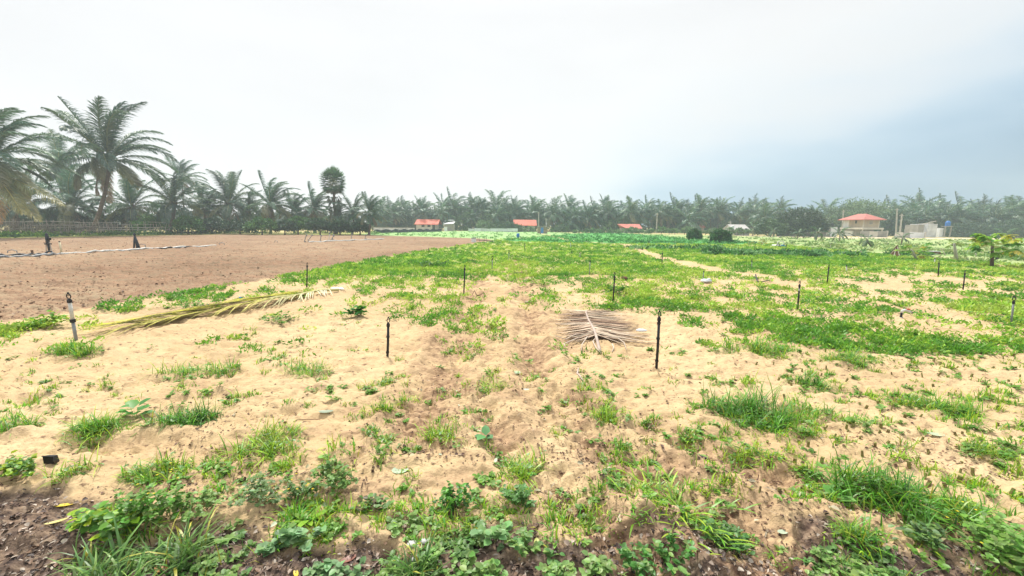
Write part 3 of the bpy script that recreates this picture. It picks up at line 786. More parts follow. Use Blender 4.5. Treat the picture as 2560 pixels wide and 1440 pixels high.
for (px, py, rx, n, lab) in [(1700, 1262, 120, 12, 'sprawling creeping grass with jointed runners lying on the sand'),
                             (1600, 1212, 60, 5, 'short creeping grass runner left of the sprawling creeping grass')]:
    x, y, r = pxr(px, py, rx); a = Acc(); sprawl(a, x, y, r * 1.2, n)
    local(a, 'creeping_grass', M['grass'], x, y, lab, 'creeping grass')

# ------------------------------------------------------------------ ground cover nobody could count
def sample(npts, y0, y1, power=1.0, x0=-250, x1=2810):
    """random ground spots, their density falling off with distance"""
    u = rng.uniform(0, 1, npts) ** power
    yy = y0 + (y1 - y0) * u; xx = rng.uniform(x0, x1, npts)
    d = np.stack([(xx - 1280) / FPX, -(yy - 720) / FPX, -np.ones(npts)], -1) @ RM.T
    t = -CAM_H / d[:, 2]
    return d[:, 0] * t, d[:, 1] * t
# (a) near sprigs, weeds and scattered grass
x, y = sample(15000, 720, 1500, .95)
m = masks(x, y); wv = weedy(x, y, m) + .9 * m['soil'] * (fbm(x * 2.2, y * 2.2, 71, 2) - .20)
keep = (rng.uniform(-.46, .36, len(x)) < wv) & (y < 12.5) & (y > 1.3)
x, y, wv, so = x[keep], y[keep], wv[keep], m['soil'][keep]
a = Acc()
for i in range(len(x)):
    r = rng.uniform(.03, .10) * (1 + .5 * max(wv[i], 0)); kind = rng.uniform()
    if so[i] > .5:
        if kind < .75: leafy_weed(a, x[i], y[i], r * .9, r * .55, int(rng.uniform(14, 42)), SAGE if kind < .4 else (.13, .26, .07), rng.uniform(.018, .038), .75)
        else: grass_tuft(a, x[i], y[i], r, r * 1.6, 22, CS['b'], .005, 2)
    elif kind < .62: grass_tuft(a, x[i], y[i], r, r * rng.uniform(.9, 1.5), int(rng.uniform(10, 34)), CS['l' if kind < .3 else 'g'], .006 + .0007 * y[i], 2)
    else: leafy_weed(a, x[i], y[i], r, r * .6, int(rng.uniform(10, 26)), (.16, .33, .05) if kind < .85 else SAGE, rng.uniform(.018, .035) + .002 * y[i], .65)
tag(a.build('sparse_weeds', M['weed']), 'scattered small grass sprigs and low weeds growing in the sand', 'weeds', kind='stuff')
# (b) weed carpet farther out, low leafy mounds
def carpet(name, npts, y0, y1, fn, cols, hgt, lfs, nl, label, cat, power=1.0, rad=(.08, .26)):
    x, y = sample(npts, y0, y1, power)
    ok = fn(x, y); x, y = x[ok], y[ok]
    n = len(x)
    if not n: return
    d = np.hypot(x, y)
    r = rng.uniform(rad[0], rad[1], n) * (1 + .012 * d)
    cidx = np.clip(((fbm(x * .6, y * .6, 81, 3) * 1.0 + .5 + rng.uniform(-.45, .45, n)) * len(cols)).astype(int), 0, len(cols) - 1)
    cc = np.array(cols)[cidx] * rng.uniform(.8, 1.2, (n, 1))
    k = np.repeat(np.arange(n), nl); N_ = len(k)
    aa = rng.uniform(0, 2 * np.pi, N_); q_ = np.sqrt(rng.uniform(0, 1, N_))
    hh = (hgt * rng.uniform(.6, 1.4, n))[k]
    X = x[k] + r[k] * q_ * np.cos(aa); Y = y[k] + r[k] * q_ * np.sin(aa)
    z = H(x, y)[k] + hh * (1 - q_ ** 2 * .8) * rng.uniform(.1, 1, N_)
    a2 = rng.uniform(0, 2 * np.pi, N_)
    dv = np.stack([np.cos(a2), np.sin(a2), rng.uniform(.1, 1.5, N_)], -1)
    ll = rng.uniform(lfs[0], lfs[1], N_) * (1 + .05 * np.minimum(d[k], 40))
    a = Acc()
    quads(a, np.stack([X, Y, z], -1), dv, rng.normal(0, 1, (N_, 3)) + np.array([0, 0, .8]), ll, ll * .36, cc[k] * rng.uniform(.75, 1.25, (N_, 1)))
    return tag(a.build(name, M['weed']), label, cat, kind='stuff')
def f_mid(x, y):
    m = masks(x, y); return (rng.uniform(-.32, .36, len(x)) < weedy(x, y, m)) & (m['crop'] < .5) & (m['pale'] < .5) & (m['meadow'] < .5) & (rng.uniform(4.0, 8.5, len(x)) < np.hypot(x, y)) & (sdpoly(PLOUGH, x, y) > .05)
carpet('weed_carpet', 62000, 597, 880, f_mid, [(.10, .28, .025), (.17, .37, .03), (.26, .46, .04), (.37, .51, .07)], .085, (.030, .065), 20,
       'bright green carpet of low weeds over the sandy field', 'weeds', 1.25, (.05, .20))
def f_crop(x, y): m = masks(x, y); return m['crop'] > .4
carpet('green_crop', 5200, 582, 611, f_crop, [(.04, .18, .045), (.07, .26, .06), (.11, .33, .08)], .20, (.06, .12), 10, 'dense blue-green crop covering the far middle field', 'crop')
def f_mead(x, y): m = masks(x, y); return (m['meadow'] > .4) & (m['road'] < .3) & (fbm(x * .3, y * .3, 91, 3) > -.12)
carpet('meadow_grass', 7000, 592, 672, f_mead, [(.13, .24, .06), (.22, .32, .10), (.32, .37, .15)], .10, (.07, .13), 9, 'pale yellowish grass on the far right meadow', 'grass', 1.2)
def f_pale(x, y): m = masks(x, y); return m['pale'] > .4
carpet('pale_crop', 2600, 578, 601, f_pale, [(.14, .30, .09), (.22, .38, .13)], .15, (.07, .12), 8, 'pale green crop strip beyond the ploughed field', 'crop')
# dark large-leaved row
def f_dark(x, y):
    px, py = proj(x, y)
    c = 633 + 7 * (px - 1700) / 600
    g = np.exp(-((py - c) / 6.5) ** 2) * ((px > 1765) & (px < 2330)) + .9 * np.exp(-((py - 622) / 3) ** 2) * ((px > 1570) & (px < 1800))
    g = g * np.where(px > 2070, .55, 1)
    return (g + .6 * vn(x * .8, y * .8, 95) > .55)
carpet('melon_vines', 9000, 612, 655, f_dark, [(.02, .09, .02), (.04, .15, .035), (.07, .23, .05), (.18, .36, .14)], .16, (.09, .15), 10, 'dark broad-leaved vine row running across the right field', 'vines', 1.0, (.12, .3))
# shade-side weeds along the fence and under the palms
FL = [P(-260, 598), P(0, 593), P(300, 588), P(560, 584), P(920, 584)]
def f_fence(x, y):
    dd, al = dline(FL, x, y); return (dd < 1.6 + 1.2 * vn(x * .3, y * .3, 99)) & (vn(x * .6, y * .6, 98) > -.25)
carpet('fence_weeds', 9000, 578, 601, f_fence, [(.05, .13, .02), (.10, .22, .03), (.18, .29, .06), (.035, .11, .03)], .42, (.10, .18), 14, 'rank green weeds along the foot of the stick fence and the palms', 'weeds', 1.0, (.3, .7))
# (c) litter: dead leaf bits, twigs, clods
def litter(name, npts, y0, y1, fn, cols, ls, label, cat, power=1.0, lift=.0, stand=.25):
    x, y = sample(npts, y0, y1, power); ok = fn(x, y); x, y = x[ok], y[ok]; n = len(x)
    a2 = rng.uniform(0, 2 * np.pi, n)
    dv = np.stack([np.cos(a2), np.sin(a2), rng.uniform(-.05, stand, n)], -1)
    ll = rng.uniform(ls[0], ls[1], n) ** 1.0 * (1 + .02 * np.hypot(x, y)); wf = rng.choice([.12, .3, .55, .8], n)
    cc = np.array(cols)[rng.integers(0, len(cols), n)] * rng.uniform(.7, 1.3, (n, 1))
    a = Acc()
    leaves(a, np.stack([x, y, H(x, y) + .004 + lift], -1), dv, np.tile([0, 0, 1.], (n, 1)) + rng.normal(0, .35, (n, 3)), ll, ll * wf, cc, .35)
    return tag(a.build(name, M['litter']), label, cat, kind='stuff')
BR = [(.08, .04, .028), (.13, .07, .045), (.05, .028, .022), (.20, .12, .075), (.30, .21, .13)]
def f_l1(x, y):
    m = masks(x, y); g = .10 + .9 * ss(-.05, .35, fbm(x * 1.7, y * 1.7, 51, 3))
    for pts, wd, dp in RUTS[:4]:
        dd, _ = dline(pts, x, y); g = g + .8 * np.exp(-(dd / (wd * 2)) ** 2)
    return (rng.uniform(0, 1.2, len(x)) < g) & (m['soil'] < .5) & (m['plough'] < .5)
litter('dead_leaf_litter', 34000, 660, 1480, f_l1, BR, (.006, .030), 'dark brown bits of dead leaf and twig strewn over the sand', 'litter', .9)
_sv = litter
def litter2(name, npts, ls, wfs, cols, label, cat, lift, stand):
    x, y = sample(npts, 700, 1480, .9); ok = f_l1(x, y); x, y = x[ok], y[ok]; n = len(x)
    a2 = rng.uniform(0, 2 * np.pi, n); dv = np.stack([np.cos(a2), np.sin(a2), rng.uniform(-.02, stand, n)], -1)
    ll = rng.uniform(ls[0], ls[1], n); cc = np.array(cols)[rng.integers(0, len(cols), n)] * rng.uniform(.7, 1.3, (n, 1)); a = Acc()
    leaves(a, np.stack([x, y, H(x, y) + lift], -1), dv, np.tile([0, 0, 1.], (n, 1)) + rng.normal(0, .3, (n, 3)), ll, ll * rng.uniform(wfs[0], wfs[1], n), cc, .3)
    tag(a.build(name, M['litter']), label, cat, kind='stuff')
litter2('twig_litter', 2600, (.03, .11), (.03, .09), BR + [(.36, .28, .20), (.45, .38, .28)], 'thin dry twigs and grass straws strewn over the sand', 'twigs', .006, .12)
litter2('dead_leaves', 900, (.025, .06), (.3, .6), [(.12, .06, .04), (.20, .12, .07), (.40, .36, .24), (.28, .26, .14), (.42, .46, .34)], 'scattered dead leaves, brown and pale grey-green, on the sand', 'leaves', .008, .3)
def f_l2(x, y): return masks(x, y)['soil'] > .35
litter('soil_litter', 15000, 1170, 1520, f_l2, [(.06, .04, .035), (.14, .10, .08), (.26, .20, .16), (.035, .025, .022), (.42, .36, .30), (.20, .13, .09)], (.010, .034), 'matted dead leaves and chips on the dark soil in the foreground', 'litter', .9, 0, .5)
def f_l3(x, y): return (masks(x, y)['plough'] > .5) & (fbm(x * .8, y * .8, 53, 3) > -.15)
litter('soil_clods', 26000, 592, 830, f_l3, [(.10, .055, .038), (.15, .09, .06), (.22, .14, .09), (.36, .25, .165)], (.015, .06), 'brown clods and crop residue on the ploughed field', 'clods', 1.4, .0, .6)
# cut crop stubs on the right
x, y = sample(190, 790, 1250, 1.1, 1880, 2700)
b = MB()
for X, Y in zip(x, y):
    if masks(np.array([X]), np.array([Y]))['soil'][0] > .5: continue
    z = float(HF(np.array([X]), np.array([Y]))[0]); h_ = rng.uniform(.02, .05); r_ = rng.uniform(.006, .012)
    dx, dy = rng.uniform(-.015, .015, 2)
    b.tube([(X, Y, z - .01), (X + dx, Y + dy, z + h_)], [r_ * 1.2, r_], 6)
M['stub'] = mat_simple('cut_stems', (.20, .22, .06), (.13, .09, .04), .9, 30)
tag(b.build('crop_stubble', M['stub']), 'short cut crop stems sticking out of the right-hand sand', 'stubble', kind='stuff')
# ------------------------------------------------------------------ palms
WIND = np.array([1.0, .15, 0])
def frond_curve(az_, el, length, droop, wind, m=14):
    d = np.array([math.cos(az_) * math.cos(el), math.sin(az_) * math.cos(el), math.sin(el)])
    pts = [np.zeros(3)]; ds = [d]
    for k in range(m):
        t = (k + 1) / m
        d = d + np.array([0, 0, -1.]) * droop * (0.4 + 1.6 * t) / m + WIND * wind * (0.3 + 1.4 * t) / m
        d = d / np.linalg.norm(d)
        pts.append(pts[-1] + d * length / m); ds.append(d)
    return np.array(pts), np.array(ds)
def frond(acc, org, az_, el, length, droop, wind, nl, lf, wl, col, hang=.5, two=True, rach=.02, bare=.14, rachcol=(.24, .28, .10), tipcol=None):
    pts, ds = frond_curve(az_, el, length, droop, wind)
    m = len(pts) - 1
    # rachis: tapering three-sided rib
    up = np.array([0, 0, 1.]); rows = []
    for k in range(m + 1):
        s_ = np.cross(ds[k], up); s_ /= max(np.linalg.norm(s_), .05); u_ = np.cross(s_, ds[k]); r_ = rach * (1.15 - .95 * k / m)
        rows.append([pts[k] + s_ * r_, pts[k] - s_ * r_, pts[k] + u_ * r_ * .8])
    rows = np.array(rows) + org
    T = []
    for k in range(m):
        for j in range(3):
            a_, b_ = k * 3 + j, k * 3 + (j + 1) % 3
            T += [(a_, b_, b_ + 3), (a_, b_ + 3, a_ + 3)]
    acc.add(rows.reshape(-1, 3), np.array(T), np.array(rachcol) * (.8 + .4 * random.random()))
    t = bare + (1 - bare) * np.linspace(0, 1, nl) ** .95
    t = np.concatenate([t, t]); sg = np.concatenate([np.ones(nl), -np.ones(nl)]); n = 2 * nl
    f = np.clip(t * m, 0, m - 1e-4); i0 = f.astype(int); fr_ = (f - i0)[:, None]
    p = pts[i0] * (1 - fr_) + pts[i0 + 1] * fr_ + org
    d = ds[i0]
    s_ = np.cross(d, up); s_ = s_ / np.maximum(np.linalg.norm(s_, axis=1, keepdims=True), .05)
    u_ = np.cross(s_, d)
    prof = (np.sin(np.pi * np.clip((t - bare) / (1 - bare) * .86 + .12, 0, 1)) ** .6)[:, None]
    fw = (.45 + .9 * t)[:, None]
    lean = rng.normal(0, .13, (n, 3))
    d1 = unit(s_ * sg[:, None] + d * fw + u_ * .25 + lean + WIND * wind * .35)
    d2 = unit(d1 + np.array([0, 0, -1.]) * (hang * rng.uniform(.7, 1.5, (n, 1))) + WIND * wind * .7)
    d3 = unit(d2 + np.array([0, 0, -1.]) * hang * .9 + WIND * wind * .6)
    l_ = lf * prof * rng.uniform(.85, 1.1, (n, 1))
    wv = np.cross(d1, d) ; wv = unit(wv + rng.normal(0, .35, (n, 3))); wv = unit(np.cross(wv, d1))
    w_ = wl
    p1 = p + d1 * l_ * .35; p2 = p1 + d2 * l_ * .35; p3 = p2 + d3 * l_ * .3
    Vv = np.stack([p - wv * w_ * .35, p + wv * w_ * .35, p1 - wv * w_ * .5, p1 + wv * w_ * .5, p2 - wv * w_ * .36, p2 + wv * w_ * .36, p3], 1)
    c = np.array(col)[None] * rng.uniform(.78, 1.22, (n, 1))
    if tipcol is not None: c = c * (1 - t[:, None]) + np.array(tipcol)[None] * t[:, None]
    K = np.repeat(c[:, None, :], 7, 1) * np.array([.9, .9, 1, 1, 1.05, 1.05, 1.1])[None, :, None]
    T = np.arange(n)[:, None, None] * 7 + np.array([(0, 1, 3), (0, 3, 2), (2, 3, 5), (2, 5, 4), (4, 5, 6)])[None]
    acc.add(Vv, T, K)
PG = (.032, .11, .055); PG2 = (.068, .155, .065); PY = (.26, .24, .045); PBR = (.22, .15, .075)
def crown_mesh(name, seed, nf, nl, wl, wind, wild=1.0, old=4, lf=.23, rach=.012, up=1.25):
    """coconut crown with fronds of length about 1"""
    global rng
    rng = np.random.default_rng(seed); random.seed(seed)
    a = Acc()
    for i in range(nf):
        f = i / (nf - 1)                       # 0 youngest/upright .. 1 oldest/hanging
        az_ = i * 2.39996 + random.uniform(-.3, .3)
        el = up - 1.65 * f ** .9 + random.uniform(-.14, .14)
        ln = (.72 + .36 * math.sin(math.pi * min(f + .2, 1))) * random.uniform(.88, 1.1)
        dr = .80 + .6 * f + random.uniform(-.15, .3)
        c = np.array(PG) * random.uniform(.7, 1.35) if random.random() < .6 else np.array(PG2) * random.uniform(.8, 1.25)
        tip = None
        if f > .72 and random.random() < .45: tip = np.array(PY) * random.uniform(.5, 1)
        frond(a, np.array([0, 0, 0.]), az_, el, ln, dr, wind * random.uniform(.6, 1.3) * wild, nl, lf * random.uniform(.85, 1.1), wl, c, .45 + .5 * f, rach=rach, tipcol=tip)
    for i in range(old):
        az_ = random.uniform(0, 6.28)
        frond(a, np.array([0, 0, -.03]), az_, -.75, random.uniform(.5, .8), 1.5, wind * .5, nl // 2, lf * .8, wl, np.array(PBR) * random.uniform(.6, 1.3), 1.0, rach=rach, rachcol=(.25, .18, .10))
    # fibrous heart and nuts
    n = 60; th = rng.uniform(0, 6.28, n)
    base = np.stack([.03 * np.cos(th), .03 * np.sin(th), rng.uniform(-.10, .02, n)], -1)
    quads(a, base, np.stack([np.cos(th) * .5, np.sin(th) * .5, np.ones(n)], -1), rng.normal(0, 1, (n, 3)), rng.uniform(.08, .16, n), np.full(n, .02), cvar(n, (.14, .11, .07)))
    return a.mesh(name)
def palm_trunk(bx, by, top, r, parent, mat=None, name='trunk', sag=.12):
    """trunk from the ground at the thing's origin to top (relative)"""
    tx, ty, tz = top; pts = []; rad = []
    n = 12
    for i in range(n + 1):
        t = i / n
        s_ = t + sag * math.sin(math.pi * t)
        wob = .012 * math.sin(i * 2.1)
        pts.append((tx * min(s_, 1.0) + wob * tz * .2, ty * t, -.1 + (tz + .1) * t))
        rad.append(r * (1.0 - .35 * t + .55 * math.exp(-t * 14)) * (1 + .03 * (i % 2)))
    return MB().tube(pts, rad, 10).build(name, mat or M['trunk'], parent, True)
HI = [crown_mesh('near_crown', 12, 29, 92, .0105, .7, old=2, up=1.5, lf=.21), crown_mesh('near_crown', 22, 28, 90, .0105, .7, old=3, up=1.5, lf=.21), crown_mesh('near_crown', 35, 28, 78, .0105, .7, old=2, up=1.5, lf=.25),
      crown_mesh('near_crown', 44, 26, 74, .011, .5, old=1, up=1.55, lf=.25)]
LO = [crown_mesh('crown', 50 + i, 22 + i % 3 * 3, 34, .022, .35 + .16 * i, old=2 if i % 2 else 0, rach=.014, lf=.28, up=1.45) for i in range(6)]
for me in HI + LO: me.materials.append(M['frond'])
def palm(px, py, cx, cy, flen, crown, label, group, rz=0.0, trunk=.16, Y=None, name='coconut_palm', mir=False):
    """base pixel, crown-centre pixel, frond length in pixels"""
    if Y is None: x, y = P(px, py)
    else: x, y, _ = at(px, py, Y)
    s_ = y / FPX
    tx, ty, tz = at(cx, cy, y)
    z0 = 0.0
    t = thing(name, label, 'palm', (x, y, z0), 0, group)
    palm_trunk(x, y, (tx - x, 0, tz - z0), trunk, t)
    c = bpy.data.objects.new('crown', crown); C.objects.link(c); c.parent = t
    c.location = (tx - x, 0, tz - z0); c.scale = (flen * s_,) * 3
    c.rotation_euler = (random.uniform(-.06, .06), random.uniform(-.06, .06), rz)
    return t
GL = 'coconut palms along the left field edge'
palm(-40, 594, -24, 402, 168, HI[1], 'tall coconut palm cut by the left picture edge, with yellowing lower fronds', GL, .35, .24)
pB = palm(226, 586, 274, 402, 158, HI[0], 'tallest coconut palm with a thick leaning trunk inside the stick fence', GL, 0, .24)
palm(140, 582, 152, 425, 92, HI[3], 'shaggy coconut palm standing behind and between the two tallest ones', GL, 2.1, .18, 74)
palm(462, 580, 455, 452, 60, HI[2], 'thin distant coconut crown peeping over the low dark palm', GL, .2, .15, 78)
palm(420, 585, 436, 512, 92, HI[3], 'low dark coconut palm with a stout short trunk at the fence', GL, 1.0, .30)
palm(566, 582, 572, 512, 96, HI[0], 'coconut palm with a split bushy trunk base at the right end of the fence', GL, 2.6, .22)
palm(676, 578, 678, 516, 82, HI[1], 'windswept coconut palm right of the one at the fence end', GL, .6, .16, 66)
palm(735, 579, 738, 535, 60, HI[2], 'small coconut palm with one spear of frond, left of the round-headed fan palm', GL, .1, .15, 70)
palm(788, 580, 786, 526, 66, HI[1], 'full bushy coconut palm just left of the round-headed fan palm', GL, .2, .16, 72)
palm(880, 584, 884, 538, 58, HI[3], 'coconut palm just right of the round-headed fan palm', GL, .5, .16, 66)
palm(922, 585, 926, 536, 56, HI[2], 'last coconut palm of the dark left row, beside the black netting fence', GL, .0, .18, 62)
palm(160, 580, 178, 520, 110, HI[2], 'low coconut palm with spreading fronds behind the fence, between the tallest two', GL, 1.4, .2, 58)
palm(330, 580, 330, 520, 100, HI[1], 'low dark coconut palm right of the leaning trunk, behind the fence', GL, 2.0, .2, 60)
palm(40, 582, 46, 520, 120, HI[3], 'low coconut palm behind the left end of the fence', GL, 2.9, .2, 56)
palm(510, 579, 512, 528, 70, HI[2], 'low coconut palm between the stout short one and the fence end', GL, .9, .16, 66)
palm(620, 578, 622, 532, 64, HI[3], 'low palm filling the gap right of the fence end palm', GL, .4, .16, 72)
palm(842, 580, 842, 545, 48, HI[1], 'short coconut palm under the round-headed fan palm', GL, .4, .16, 66)
# hanging yellow fronds on the leftmost palm
yf = Acc(); rng = np.random.default_rng(5); random.seed(5)
x0, y0, z0 = at(-14, 432, P(-40, 594)[1])
for (az_, el, ln, c1, c2) in [(-.15, -.25, 9.0, PG2, PY), (-.30, -.60, 8.0, (.22, .22, .06), PY), (-.9, -1.0, 6.2, (.34, .24, .04), (.42, .22, .05)), (-.5, -.45, 8.2, PG2, (.30, .27, .05))]:
    frond(yf, np.array([0, 0, 0.]), az_, el, ln * .86, .35, .12, 80, 1.6, .055, c1, .8, rach=.07, tipcol=c2, rachcol=(.42, .36, .10))
pal = [o for o in C.objects if o.get('label', '').startswith('tall coconut palm cut')][0]
o = yf.build('yellow_fronds', M['frond'], pal); o.location = (x0 - pal.location.x, 0, z0)
o['label'] = 'yellowing hanging fronds'
# skyline palms, tree by tree (px, top px)
GF = 'coconut palms of the far treeline'
FAR = [(948, 500, 'first hazy palm right of the dark left row'), (985, 507, 0), (1010, 506, 'hazy palm with a wheel-shaped crown left of the first red roof'), (1058, 503, 'palm rising over the left part of the first red roof'), (1100, 512, 0),
 (1137, 489, 'tall palm between the first red roof and the small white sheet roof'), (1180, 495, 'palm with a pale slender trunk behind the white wall'), (1210, 503, 0), (1241, 483, 'tallest palm of the far treeline, with open fan-like crown'), (1290, 503, 0), (1272, 512, 0),
 (1342, 505, 'palm with one raised frond left of the two concrete poles near the hut'), (1386, 500, 'full palm right behind the blue-doored hut'), (1412, 516, 0), (1440, 520, 0), (1466, 510, 0), (1491, 509, 'windswept palm directly left of the long low red roof'), (1521, 506, 0),
 (1577, 503, 'palm rising above the long low red roof'), (1600, 516, 0), (1622, 510, 0), (1652, 508, 'dark windswept palm beside a pale pole, right of the long low red roof'), (1690, 498, 'tall windswept palm between the long low red roof and the round dark shrubs'),
 (1720, 512, 0), (1751, 498, 'tall windswept palm above the smaller round dark shrub'), (1778, 508, 0), (1803, 504, 'windswept palm above the larger round dark shrub'), (1850, 514, 0), (1880, 511, 0), (1912, 512, 0), (2240, 523, 0), (2290, 513, 'windswept palm above the broken grey house'),
 (2354, 503, 'tall windswept palm just left of the blue tank'), (2405, 520, 0), (2452, 512, 'palm with a bright straight trunk on the right'), (2490, 517, 0), (2522, 508, 0), (2562, 497, 'palm cut by the right picture edge')]
def seclab(kind, px):
    for lim, txt in ((1035, 'between the dark left row and the first red roof'), (1170, 'above and beside the first red-roofed house'), (1280, 'behind the white sheet wall'), (1400, 'behind the blue-doored hut'),
                     (1545, 'between the hut and the long low red roof'), (1640, 'around the long low red roof'), (1720, 'between the pale pole and the round shrubs'), (1830, 'above the round dark shrubs'), (1935, 'behind the low white house'),
                     (2235, 'behind the two-storey house'), (2360, 'behind the ruined grey house'), (2470, 'between the blue tank and the bright-trunked palm')):
        if px < lim: return kind + ' ' + txt
    return kind + ' at the far right end of the treeline'
random.seed(3)
for i, (px, ty, lab) in enumerate(FAR):
    Y = random.uniform(112, 124) if px < 1900 else random.uniform(94, 104)
    cl = (38 if px < 1900 else 48) * random.uniform(.9, 1.2) * (1.15 if lab else 1)
    cyy = ty + cl * .70
    t = palm(px + random.uniform(-5, 5), 585, px, cyy, cl, LO[(i * 5 + 1) % 6] if px > 1450 else LO[(i * 3) % 4], lab or seclab('hazy coconut palm', px), GF, random.uniform(-.5, .5) + (0 if i % 2 else .3), .16, Y)
k = 0
for row, (y0, ys, cnt) in enumerate([(130, 537, 46), (121, 544, 38), (113, 553, 30)]):
    for j in range(cnt):
        px = 940 + (2640 - 940) * (j + random.uniform(.1, .9)) / cnt
        if row == 2 and (1340 < px < 1400 or 1530 < px < 1610 or 1030 < px < 1160 or 1270 < px < 1350): continue
        if row and 1930 < px < 2230: continue
        Y = y0 + random.uniform(-3, 4) - (16 if px > 1930 else 0)
        cl = random.uniform(24, 50) * (1.2 if px > 2230 else 1)
        cy_ = ys + random.uniform(-15, 15) + (px - 1280) * .004
        palm(px + random.uniform(-8, 8), 585, px, cy_, cl, LO[random.randrange(6)], seclab('hazy coconut palm', px), GF, random.uniform(-.7, .7), .15, Y)

# ------------------------------------------------------------------ fan palm (palmyra)
rng = np.random.default_rng(77); random.seed(77)
x, y, _ = at(839, 584, 66)
t = thing('fan_palm', 'tall fan palm with a round ball-shaped crown rising above the left palm row', 'palm', (x, y, 0))
s_ = y / FPX
tz = at(840, 472, y)[2]
palm_trunk(x, y, (0.1, 0, tz), .26, t)
a = Acc(); cz = at(840, 455, y)[2]
for i in range(84):
    u_ = 1 - 1.85 * (i + .5) / 84; th = i * 2.39996; q_ = math.sqrt(max(0, 1 - u_ * u_))
    d = np.array([q_ * math.cos(th), q_ * math.sin(th), u_])
    hub = np.array([0, 0, 0]) + d * np.array([1.3, 1.3, 1.75]) * random.uniform(.85, 1.1)
    side = np.cross(d, [0, 0, 1.]); side /= max(np.linalg.norm(side), .1); up_ = np.cross(side, d)
    nb = 22; ang = np.linspace(-1.75, 1.75, nb)
    dv = np.cos(ang)[:, None] * d + np.sin(ang)[:, None] * side + rng.normal(0, .07, (nb, 3)) + up_ * .15
    cc = np.array((.10, .20, .09)) * random.uniform(.75, 1.3)
    if u_ < -.75: cc = np.array((.17, .16, .09)) * random.uniform(.7, 1.1)
    quads(a, np.repeat(hub[None], nb, 0), dv, np.repeat(up_[None], nb, 0) + rng.normal(0, .2, (nb, 3)), np.full(nb, .95) * rng.uniform(.85, 1.1, nb), np.full(nb, .16), cvar(nb, cc, .15))
    quads(a, np.array([[0, 0, -.3]]), hub[None] - np.array([[0, 0, -.3]]), np.array([[0., 1, .3]]), np.array([np.linalg.norm(hub) + .1]), np.array([.06]), np.array([[.2, .22, .1]]))
a.build('crown', M['tree'], t, (0.1, 0, cz))
a = Acc(); n = 360; th = rng.uniform(0, 6.28, n); zz_ = rng.uniform(0, 1, n)
rr = .45 + .5 * zz_ ** 3 + .25 * (1 - zz_)
zb = at(840, 545, y)[2]; zt = at(840, 488, y)[2]
b0 = np.stack([rr * np.cos(th), rr * np.sin(th), zb + (zt - zb) * zz_], -1)
quads(a, b0, np.stack([np.cos(th) * .6, np.sin(th) * .6, -np.ones(n)], -1), rng.normal(0, 1, (n, 3)), rng.uniform(.4, .9, n), rng.uniform(.08, .18, n), cvar(n, (.10, .12, .07), .3))
a.build('dead_leaf_skirt', M['tree'], t, (0.1, 0, 0))

# ------------------------------------------------------------------ broadleaf trees and bushes
def leaf_crown(acc, cx, cy, cz, rx, ry, rz, nclump, nleaf, lf, cols, seed, bottom=-.35, shell=.55):
    global rng
    rng = np.random.default_rng(seed)
    th = rng.uniform(0, 2 * np.pi, nclump); u_ = rng.uniform(bottom, 1, nclump); q_ = np.sqrt(1 - u_ ** 2)
    rad = rng.uniform(shell, 1.0, nclump) ** .8 * (1 + .22 * fbm(th * 1.2, u_ * 2.2, seed, 2))
    c = np.stack([cx + rx * rad * q_ * np.cos(th), cy + ry * rad * q_ * np.sin(th), cz + rz * rad * u_], -1)
    cr = np.mean([rx, ry, rz]) * rng.uniform(.13, .26, nclump)
    cc = np.array(cols)[rng.integers(0, len(cols), nclump)] * rng.uniform(.7, 1.35, (nclump, 1))
    k = np.repeat(np.arange(nclump), nleaf); n = len(k)
    d = unit(rng.normal(0, 1, (n, 3))); p = c[k] + d * (cr[k] * rng.uniform(.3, 1, n))[:, None] * np.array([1.15, 1.15, .75])
    ll = lf * rng.uniform(.6, 1.3, n)
    quads(acc, p, d + rng.normal(0, .7, (n, 3)), rng.normal(0, 1, (n, 3)) + np.array([0, 0, .6]), ll, ll * .6, cc[k] * rng.uniform(.8, 1.2, (n, 1)))
def tree(name, px, py, x0, x1, ytop, ybot, label, cols, seed, Y=None, nclump=150, nleaf=40, lf=.32, trunk=.25, deep=.7, group=None, cat='tree', limbs=6, lobes=None):
    if Y is None: x, y = P(px, py)
    else: x, y, _ = at(px, py, Y)
    s_ = y / FPX
    zt = at(px, ytop, y)[2]; zb = max(at(px, ybot, y)[2], 0.0)
    rx = (x1 - x0) / 2 * s_; cx = at((x0 + x1) / 2, py, y)[0] - x; bottom = -.35
    rz = (zt - zb) / 1.35; cz = zt - rz
    t = thing(name, label, cat, (x, y, 0), 0, group)
    a = Acc()
    for (fx, fz, fr) in (lobes or [(0, 0, 1)]):
        leaf_crown(a, cx + fx * rx, 0, cz + fz * rz, rx * fr, rx * deep * fr, rz * fr, int(nclump * fr), nleaf, lf, cols, seed + int(fx * 10) + 3)
    a.build('crown' if cat == 'tree' else 'foliage', M['tree'], t)
    b = MB(); rr_ = random.Random(seed)
    b.tube([(0, 0, -.1), (.03 * rz, 0, zb * .6 + .1), (cx * .4, 0, max(cz * .8, .2))], [trunk * 1.3, trunk, trunk * .7], 9)
    for i in range(limbs):
        an = i * 6.28 / limbs + rr_.uniform(-.4, .4); ex = cx + rx * .65 * math.cos(an); ey = rx * deep * .6 * math.sin(an)
        b.tube([(cx * .3, 0, zb * .6 + .1), (ex * .5, ey * .5, cz * .8), (ex, ey, cz + rz * .35)], [trunk * .5, trunk * .3, trunk * .1], 6)
    b.build('trunk', M['bark'], t, True)
    return t
TG = [(.035, .085, .035), (.055, .115, .045), (.085, .15, .06)]; TL = [(.10, .17, .07), (.14, .22, .10), (.18, .26, .11)]; TD = [(.022, .065, .028), (.04, .10, .04)]
